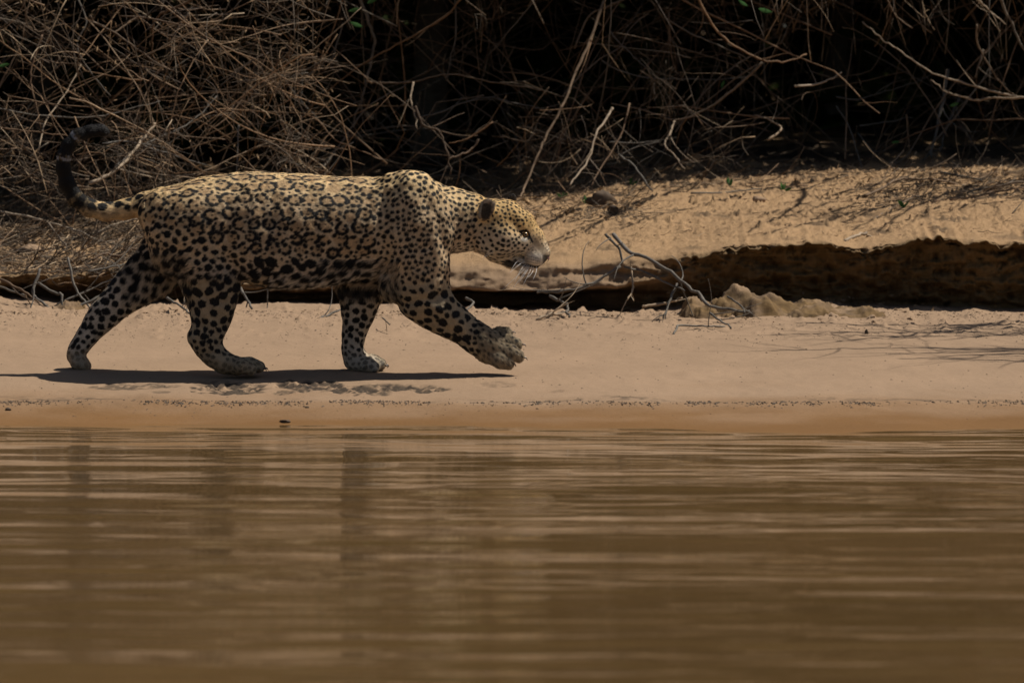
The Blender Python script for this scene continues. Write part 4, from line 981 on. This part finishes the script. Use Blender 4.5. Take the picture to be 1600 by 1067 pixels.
# ------------------------------------------------------------------ sticks on the ground and under the bank
G = [
 ([(-6,330),(41,338),(68,345),(97,353),(128,364),(157,376),(179,381)],2.9,2.6,2.0,PALE,'long tan stick sloping down under the root of the tail'),
 ([(66,345),(95,342),(124,338),(150,333)],2.9,3.0,1.8,PALE,'tan stick lying level just under the curve of the tail'),
 ([(76,349),(93,372),(109,395)],2.7,2.5,1.6,BARK,'short brown stick slanting down from the long tan stick'),
 ([(146,369),(171,354),(196,346),(223,339)],2.8,2.9,1.8,PALE,'tan stick rising to the rump from the long sloping stick'),
 ([(62,420),(56,440),(51,459),(66,473),(80,484),(92,496),(99,506)],2.05,1.9,2.6,GREY,'grey elbow shaped stick standing against the undercut at far left'),
 ([(60,442),(75,452),(89,459),(97,461),(96,476),(93,492)],2.05,1.95,2.4,GREY,'grey crooked stick with a pale upright end at far left'),
 ([(106,403),(111,425),(118,452),(132,470),(144,486)],2.1,2.0,2.2,GREY,'grey stick leaning down the bank behind the trailing hind leg'),
 ([(105,501),(113,488),(124,479),(150,466),(173,455),(190,440),(202,428)],1.9,2.1,2.5,GREY,'long grey stick sweeping up right to the hind leg'),
 ([(144,407),(157,398),(169,396),(184,402),(200,392),(215,388)],2.2,2.3,2.2,BARK,'dark humped stick on the bank behind the thigh'),
 ([(138,424),(165,419),(194,413)],2.15,2.2,2.0,GREY,'straight grey stick pointing at the thigh'),
 ([(-8,445),(0,448),(20,455),(41,463)],2.05,2.0,2.0,GREY,'grey stick entering at the far left edge under the bank'),
 ([(99,471),(140,453),(181,434)],2.1,2.2,1.8,GREY,'thin dark stick crossing behind the long sweeping one'),
 ([(-6,432),(20,446),(43,460),(62,476),(80,487)],2.0,1.9,2.4,BARK,'dark stick slanting down right along the undercut at far left'),
 ([(258,463),(272,472),(288,482),(300,494)],1.9,1.7,2.0,GREY,'grey stick on the sand between the hind legs'),
 ([(283,447),(290,456),(297,468)],2.0,1.9,2.0,PALE,'short pale stick just behind the near hind leg'),
 ([(375,450),(384,465),(394,483)],2.0,1.9,2.4,GREY,'short grey stick propped against the bank in front of the near hind leg'),
 ([(418,449),(418,466),(417,481)],2.0,2.0,1.2,GREY,'tiny upright grey twig under the belly'),
 ([(958,366),(970,380),(983,394),(1003,400),(1034,416),(1063,437),(1088,459),(1110,477),(1139,485),(1171,487)],2.05,1.65,3.2,GREY,'longest dead grey branch lying down the bank right of the head'),
 ([(946,366),(957,378),(969,392),(971,413)],2.1,2.05,2.4,GREY,'short forked dark end at the top of the dead branch'),
 ([(976,417),(1003,424),(1034,439),(1071,455)],1.95,1.8,2.2,GREY,'second grey limb lying below the longest dead branch'),
 ([(969,416),(945,432),(925,443),(906,450),(870,456),(840,457)],1.98,1.9,2.6,GREY,'dark bowed root reaching left along the foot of the bank toward the muzzle'),
 ([(986,418),(988,435),(988,453),(980,468)],1.95,1.85,1.9,PALE,'pale stub hanging down from the second grey limb'),
 ([(1004,479),(1024,477),(1050,471),(1066,464)],1.8,1.85,2.6,PALE,'pale knobbly stick in the shade below the grey limbs'),
 ([(1058,443),(1050,462),(1043,480),(1037,497)],1.85,1.75,2.3,GREY,'grey stick propped upright across the pale knobbly stick'),
 ([(1109,489),(1125,500),(1142,512)],1.5,1.35,1.9,GREY,'short grey twig sticking down from the end of the dead branch onto the sand'),
 ([(1052,523),(1058,512),(1062,508),(1098,509),(1134,510)],1.3,1.5,1.9,GREY,'thin grey twig lying flat on the sand below the dead branch'),
 ([(858,463),(874,469),(885,477),(887,486),(889,495)],1.9,1.8,2.6,GREY,'grey crooked stick bent down to the sand under the muzzle'),
 ([(838,500),(856,492),(879,492)],1.75,1.8,2.6,PALE,'pale flat stick on the sand under the muzzle'),
 ([(1136,463),(1150,472),(1160,480),(1164,488)],1.7,1.6,1.6,GREY,'small twig prong at the right end of the dead branch'),
 ([(728,466),(740,473),(728,486)],1.9,1.75,2.2,GREY,'grey twig behind the lifted foreleg'),
 ([(498,498),(515,492),(532,484)],1.7,1.8,2.0,GREY,'pale grey stick on the sand left of the far foreleg'),
 ([(598,497),(604,502),(610,508)],1.4,1.3,1.2,BARK,'tiny brown stick on the sand in front of the far foreleg'),
 ([(1319,377),(1337,370),(1355,363)],2.5,2.6,3.0,PALE,'short thick pale stick lying on the sunlit slope at right'),
 ([(1352,306),(1375,296),(1402,281),(1421,279),(1460,281),(1499,290)],3.6,4.1,2.2,BARK,'long brown root arching over the top of the right slope'),
 ([(1442,318),(1480,312),(1520,309),(1560,299),(1605,292)],3.5,3.9,2.4,BARK,'rough brown root running to the right edge along the slope'),
 ([(1470,304),(1530,296),(1570,288),(1610,284)],3.9,4.0,2.2,BARK,'second brown root just above the rough one at right'),
 ([(1573,337),(1600,337),(1620,338)],3.0,3.0,1.8,BARK,'dark straight stick at the right edge of the slope'),
 ([(1470,270),(1500,275),(1535,282)],4.4,4.2,2.2,GREY,'dark stick on the crest of the right slope'),
 ([(1080,302),(1140,300),(1190,295)],3.9,4.1,1.5,BARK,'thin brown stick lying level on the slope below the thicket'),
 ([(1360,345),(1400,322),(1432,306)],3.1,3.5,1.3,BARK,'thin root trailing down left from the debris clump on the slope'),
]
for k, (pts, y0, y1, r, m, lb) in enumerate(G):
    o = traced(pts, y0, y1, r*1.05, m, lb, twigs=[2, 1, 3][k % 3] if k < 29 else 1, ground=False, name='fallen_stick' if k not in (17, 20) else 'fallen_branch', cat='stick', taper=.7, sub=4)
# settle the ones meant to lie on the slope or the sand
for o in [o for o in COL.objects if o.name.startswith('fallen_')]:
    V = np.empty(len(o.data.vertices)*3, np.float32); o.data.vertices.foreach_get('co', V); V = V.reshape(-1, 3)
    gap = np.array([v[2]-gz(v[0], v[1]) for v in V])
    if gap.min() < -.02 or gap.min() > .02:
        y = V[:, 1].mean()
        if y > 2.4 or gap.max() < 0:
            # slide along the line of sight until it touches
            c = np.array([0, -DIST, CAM_H]); best = None
            for f in np.linspace(.93, 1.07, 57):
                W_ = c+(V-c)*f; g = min(w[2]-gz(w[0], w[1]) for w in W_[::3])
                if best is None or abs(g) < best[0]: best = (abs(g), f)
            V2 = c+(V-c)*best[1]; o.data.vertices.foreach_set('co', V2.astype(np.float32).ravel()); o.data.update()
            for ch in o.children:
                W_ = np.empty(len(ch.data.vertices)*3, np.float32); ch.data.vertices.foreach_get('co', W_); W_ = W_.reshape(-1, 3)
                ch.data.vertices.foreach_set('co', (c+(W_-c)*best[1]).astype(np.float32).ravel()); ch.data.update()

# litter on the bank
def litter():
    mb = MB()
    def some(n, px0, px1, py0, py1, LL, rr, dens=1.0):
        for _ in range(n):
            p = gpix(rng.uniform(px0, px1), rng.uniform(py0, py1))
            if p[1] < 1.9: continue
            a = rng.uniform(0, 2*math.pi) if rng.random() < .4 else rng.normal(0.1, .5); L = rng.uniform(*LL)
            d = (math.cos(a), math.sin(a)*.9, rng.uniform(-.05, .35)); P = wander(p-np.array(d)*L*.5, d, L, 5, .5)
            for q in P: q[2] = max(q[2], gz(q[0], q[1], p[2])+.003)
            r = rng.uniform(*rr)/430; mb.tube(P, np.linspace(r, r*.5, len(P)), 3)
    some(2000, -80, 330, 292, 425, (.03, .30), (.4, 1.7)); some(500, 600, 1010, 290, 345, (.03, .25), (.4, 1.2)); some(260, 900, 1640, 262, 300, (.05, .35), (.4, 1.3))
    some(150, 1350, 1460, 292, 325, (.03, .14), (.4, 1.1)); some(110, 960, 1640, 300, 370, (.02, .10), (.3, .8)); some(160, 60, 260, 390, 470, (.04, .25), (.5, 1.4)); some(120, 1480, 1640, 280, 315, (.1, .4), (.4, 1.0))
    o = mb.build('ground_litter', BARK_MASS); tag(o, 'dry stalks and broken twigs strewn over the bank', kind='stuff')
    P = []
    for _ in range(2000):
        c = rng.random(); q = gpix(*( (rng.uniform(-80, 300), rng.uniform(300, 430)) if c < .6 else (rng.uniform(600, 1000), rng.uniform(292, 345)) if c < .85 else (rng.uniform(1000, 1640), rng.uniform(262, 290))))
        if q[1] > 2: P.append(q+np.array([0, 0, .006]))
    V, Q = leaves('x', np.array(P), .016, DRYLEAF, .3, .35); tag(mesh_np('fallen_leaves', V, Q, DRYLEAF, smooth=False), 'dry leaf litter on the bank top', kind='stuff')
litter()
# dark specks of drift on the beach
def specks():
    pts = []
    for _ in range(5200):
        c = rng.random()
        if c < .34: px = rng.uniform(-30, 1640); py = 626.5+1.5*math.sin((px-800)/430*1.7)+2.2*float(vnoise(np.array(px*.011), np.array(1.5), seed=44))+(abs(rng.normal(0, 1))*2.6+(5*rng.random() if rng.random() < .35 else 0)); s = rng.uniform(.5, 1.5)
        elif c < .88: px = rng.uniform(-30, 1640); py = 487+abs(rng.normal(0, 26)); s = rng.uniform(.3, .95); py = min(py, 640) if vnoise(np.array(px*.012), np.array(py*.11), seed=5) > -.15 else 486+rng.uniform(0, 8)
        else: px = rng.uniform(-30, 1640); py = rng.uniform(500, 655); s = rng.uniform(.3, .9)
        if c < .34 and vnoise(np.array(px*.02), np.array(0.5), seed=3) < .05 and rng.random() < .75: continue
        pts.append((px, py, s))
    P = np.array([gpix(a, b) for a, b, _ in pts]); s = np.array([c for *_, c in pts])/430
    n = len(P); a = rng.uniform(0, 6.28, n); e = rng.uniform(1, 3.5, n)
    ax_ = np.stack([np.cos(a), np.sin(a)*2.2, 0*a], -1)*(s*e)[:, None]; bx = np.stack([-np.sin(a), np.cos(a)*2, 0*a], -1)*s[:, None]; up = np.array([0, 0, 1.0])*s[:, None]*1.3
    V = np.stack([P-ax_, P-bx, P+ax_, P+bx, P+up], 1).reshape(-1, 3); b = np.arange(n)[:, None]*5
    T3 = np.concatenate([b+np.array([0, 1, 4]), b+np.array([1, 2, 4]), b+np.array([2, 3, 4]), b+np.array([3, 0, 4])], 0)
    o = mesh_np('drift_specks', V, T3, DARKBIT, smooth=False); tag(o, 'dark specks of drift along the beach', kind='stuff')
DARKBIT = bark_material('dark_drift', [(0, (.045, .032, .022)), (1, (.12, .08, .05))], True)
specks()
# clods: each a thing
def clod(px, py, w, h, label, m, seed, flat=.7, cat='clod', name='mud_clod'):
    p = gpix(px, py); n, k = 14, 10; V = []; Q = []
    for i in range(k+1):
        th = math.pi*i/k
        for j in range(n):
            ph = 2*math.pi*j/n; d = np.array([math.sin(th)*math.cos(ph), math.sin(th)*math.sin(ph), math.cos(th)])
            r = 1+.35*float(fbm(d[0]*1.6+seed, d[1]*1.6, d[2]*1.6, o=3, seed=seed)); V.append(p+d*r*np.array([w, w*.8, h])/430/2+np.array([0, 0, h*.25/430]))
    for i in range(k):
        for j in range(n): Q.append((i*n+j, (i+1)*n+j, (i+1)*n+(j+1) % n, i*n+(j+1) % n))
    return tag(mesh_np(name, V, Q, m), label, cat)
for q in [(447, 660, 13, 6, 'small dark clod at the water edge below the belly', DARKBIT, 3), (13, 641, 10, 5, 'small dark clod on the wet strip at far left', DARKBIT, 5), (440, 659, 6, 4, 'tiny dark crumb touching the left side of the clod at the water edge', DARKBIT, 4),
          (1354, 521, 6, 9, 'small dark chip standing on the beach at right', DARKBIT, 6), (480, 637, 6, 3, 'tiny dark crumb on the wet strip above the clod at the water edge', DARKBIT, 8),
          (942, 322, 46, 36, 'dark earth clump with shade under it in the litter right of the head', DARKBIT, 9), (958, 331, 20, 14, 'small dark earth lump beside the larger clump right of the head', DARKBIT, 10),
          (45, 395, 40, 18, 'pale sandy lump on the bank at far left', SAND, 12), (1186, 316, 24, 14, 'sandy lump on the slope below the thicket', SAND, 14)]:
    clod(*q)

# fallen sand: slumped piles against the foot of the cut bank
def pile(px, py_base, py_top, wpx, depth, label, seed, spikes=1.0, skew=0.0):
    Yc = 1.98; base = at(px, py_base, Yc); H = zpix(py_top, Yc)-zpix(py_base, Yc); W_ = wpx/FPX*32
    nx, ny = 70, 44; u = np.linspace(-1.3, 1.3, nx); v = np.linspace(-1.3, 1.3, ny); U, Vv = np.meshgrid(u, v)
    q = U**2+Vv**2+.35*fbm(U*2.2+seed, Vv*2.2, seed=seed)
    h = np.clip(1-q, 0, 1)**.6*(.70+.28*spikes*fbm(U*2.0, Vv*1.5, o=2, seed=seed+3))
    h += np.clip(1-q, 0, 1)**.5*.10*spikes*(1-2*np.abs(vnoise(U*3.2+seed, Vv*2.5, seed=seed+5)))+.07*fbm(U*9, Vv*8, o=5, seed=seed+7)*(q < 1)
    h *= 1-skew*U
    X = base[0]+U*W_*.5; Y = Yc+Vv*depth*.5; g = np.array([gz(a, b, base[2]) for a, b in zip(X.ravel(), Y.ravel())]).reshape(X.shape); g = np.minimum(g, base[2]+.03)
    Z = g-.012+h*H*1.05
    P = np.stack([X, Y, Z], -1).reshape(-1, 3); i = np.arange(ny-1)[:, None]*nx; j = np.arange(nx-1)[None]
    o = mesh_np('sand_pile', P, np.stack([i+j, i+j+1, i+nx+j+1, i+nx+j], -1).reshape(-1, 4), SAND); tag(o, label, 'sand pile'); fattr(o, 'clay_shade', np.clip(.7+.5*fbm(P[:, 0]*14, P[:, 1]*14, P[:, 2]*14, o=3, seed=seed), 0, 1)); fattr(o, 'dirt_shade', np.clip(.22+.6*fbm(P[:, 0]*20, P[:, 1]*20, P[:, 2]*30, o=3, seed=seed+1), 0, .7))
pile(1104, 489, 455, 92, .34, 'sand pile slumped under the lower end of the dead branch', 2, .7)
pile(1186, 486, 446, 150, .28, 'tallest jagged pile of fallen sand against the cut bank', 5, .9, .45)
pile(1262, 486, 462, 110, .3, 'broad low pile of fallen sand right of the tallest one', 7, .8)
pile(1330, 488, 470, 120, .26, 'flattest sand pile, at the foot of the shaded cut bank', 9, .6)
pile(108, 486, 470, 60, .2, 'small sand mound among the grey sticks at far left', 11, .6)

# loose crumbs of fallen sand
def crumbs():
    pts = []
    for _ in range(900):
        c = rng.random()
        if c < .45: pts.append((rng.uniform(-30, 1640), 484+abs(rng.normal(0, 7)), rng.uniform(1.5, 5)))
        elif c < .8: pts.append((rng.normal(1200, 110), 480+rng.normal(2, 9), rng.uniform(2.5, 8)))
        else: pts.append((rng.uniform(860, 1640), rng.uniform(275, 385), rng.uniform(1.5, 5)))
    P = np.array([gpix(a, b) for a, b, _ in pts]); s = np.array([q for *_, q in pts])/430
    t = (1+5**.5)/2; I = np.array([(-1, t, 0), (1, t, 0), (-1, -t, 0), (1, -t, 0), (0, -1, t), (0, 1, t), (0, -1, -t), (0, 1, -t), (t, 0, -1), (t, 0, 1), (-t, 0, -1), (-t, 0, 1)])/1.9
    Fc = np.array([(0, 11, 5), (0, 5, 1), (0, 1, 7), (0, 7, 10), (0, 10, 11), (1, 5, 9), (5, 11, 4), (11, 10, 2), (10, 7, 6), (7, 1, 8), (3, 9, 4), (3, 4, 2), (3, 2, 6), (3, 6, 8), (3, 8, 9), (4, 9, 5), (2, 4, 11), (6, 2, 10), (8, 6, 7), (9, 8, 1)])
    V = P[:, None]+I[None]*s[:, None, None]*rng.uniform(.55, 1.25, (len(P), 12, 1))*np.array([1.2, 1, .7])*.6
    o = mesh_np('sand_crumbs', V.reshape(-1, 3), (np.arange(len(P))[:, None, None]*12+Fc[None]).reshape(-1, 3), SAND, smooth=False)
    tag(o, 'loose crumbs of fallen sand along the foot of the bank', kind='stuff'); fattr(o, 'clay_shade', np.repeat(rng.uniform(0, .5, len(P)), 12)); fattr(o, 'dry', np.zeros(len(P)*12))
crumbs()
# green leaves
def leaf(name, p, L, ang, tilt, label, m=FRESH, group=None):
    n = 6; V = []; Q = []; a = np.array([math.cos(ang), .2, math.sin(ang)]); a /= np.linalg.norm(a); b = np.cross(a, np.array([math.sin(tilt), -math.cos(tilt), .3])); b /= np.linalg.norm(b); c = np.cross(a, b)
    for i in range(n+1):
        t = i/n; w = L*.17*math.sin(math.pi*min(1, t*.96+.02))**.8
        mid = p+a*L*t-c*.12*L*t*t; V += [mid-b*w+c*w*.25, mid, mid+b*w+c*w*.25]
    for i in range(n): Q += [(3*i, 3*i+1, 3*i+4, 3*i+3), (3*i+1, 3*i+2, 3*i+5, 3*i+4)]
    return tag(mesh_np(name, V, Q, m), label, 'leaf', group)
for (px, py, Y, L, ang, lb) in [(545, 18, 4.6, .05, .2, 'bright green leaf at the top edge above the back'), (574, 6, 4.6, .06, .6, 'dark green leaf at the top edge right of the bright one'), (547, 35, 4.7, .055, -.4, 'green leaf hanging just below the bright one at top'),
                                (1185, 14, 4.7, .06, -.3, 'green leaf at the top edge on the right of centre'), (1168, 10, 4.7, .045, 2.6, 'pale green leaf left of the one at the top edge right of centre'), (1127, 138, 4.9, .035, 1.2, 'small green leaf deep in the thicket below the swooping branch'),
                                (-2, 104, 3.6, .045, .2, 'green leaf on the left edge'), (1393, 223, 5.0, .035, .1, 'small green leaf low in the dark hollow at right'), (1484, 166, 5.0, .04, .3, 'small green leaf beside the grey leaning trunk')]:
    leaf('green_leaf', at(px, py, Y), L, ang, .3, lb)
for k, (px, py, lb) in enumerate([(879, 308, 'small green sprout in the litter right of the head'), (918, 316, 'small green sprout left of the dark earth clump'), (985, 287, 'green sprout at the foot of the leaning grey stick'), (1141, 288, 'green weed tuft at the edge of the thicket right of centre'), (1225, 296, 'green weed tuft on the upper slope at right'), (1411, 322, 'tiny green sprout in the debris clump on the slope')]):
    p = gpix(px, py+3); root = bpy.data.objects.new('green_sprout', None); COL.objects.link(root); root.location = p; tag(root, lb, 'sprout'); bpy.context.view_layer.update()
    for j in range(5):
        o = leaf('leaf', p, R.uniform(.022, .04), R.uniform(.3, 2.8), R.uniform(-1, 1), None); del o['category']; o.parent = root; o.matrix_parent_inverse = root.matrix_world.inverted()
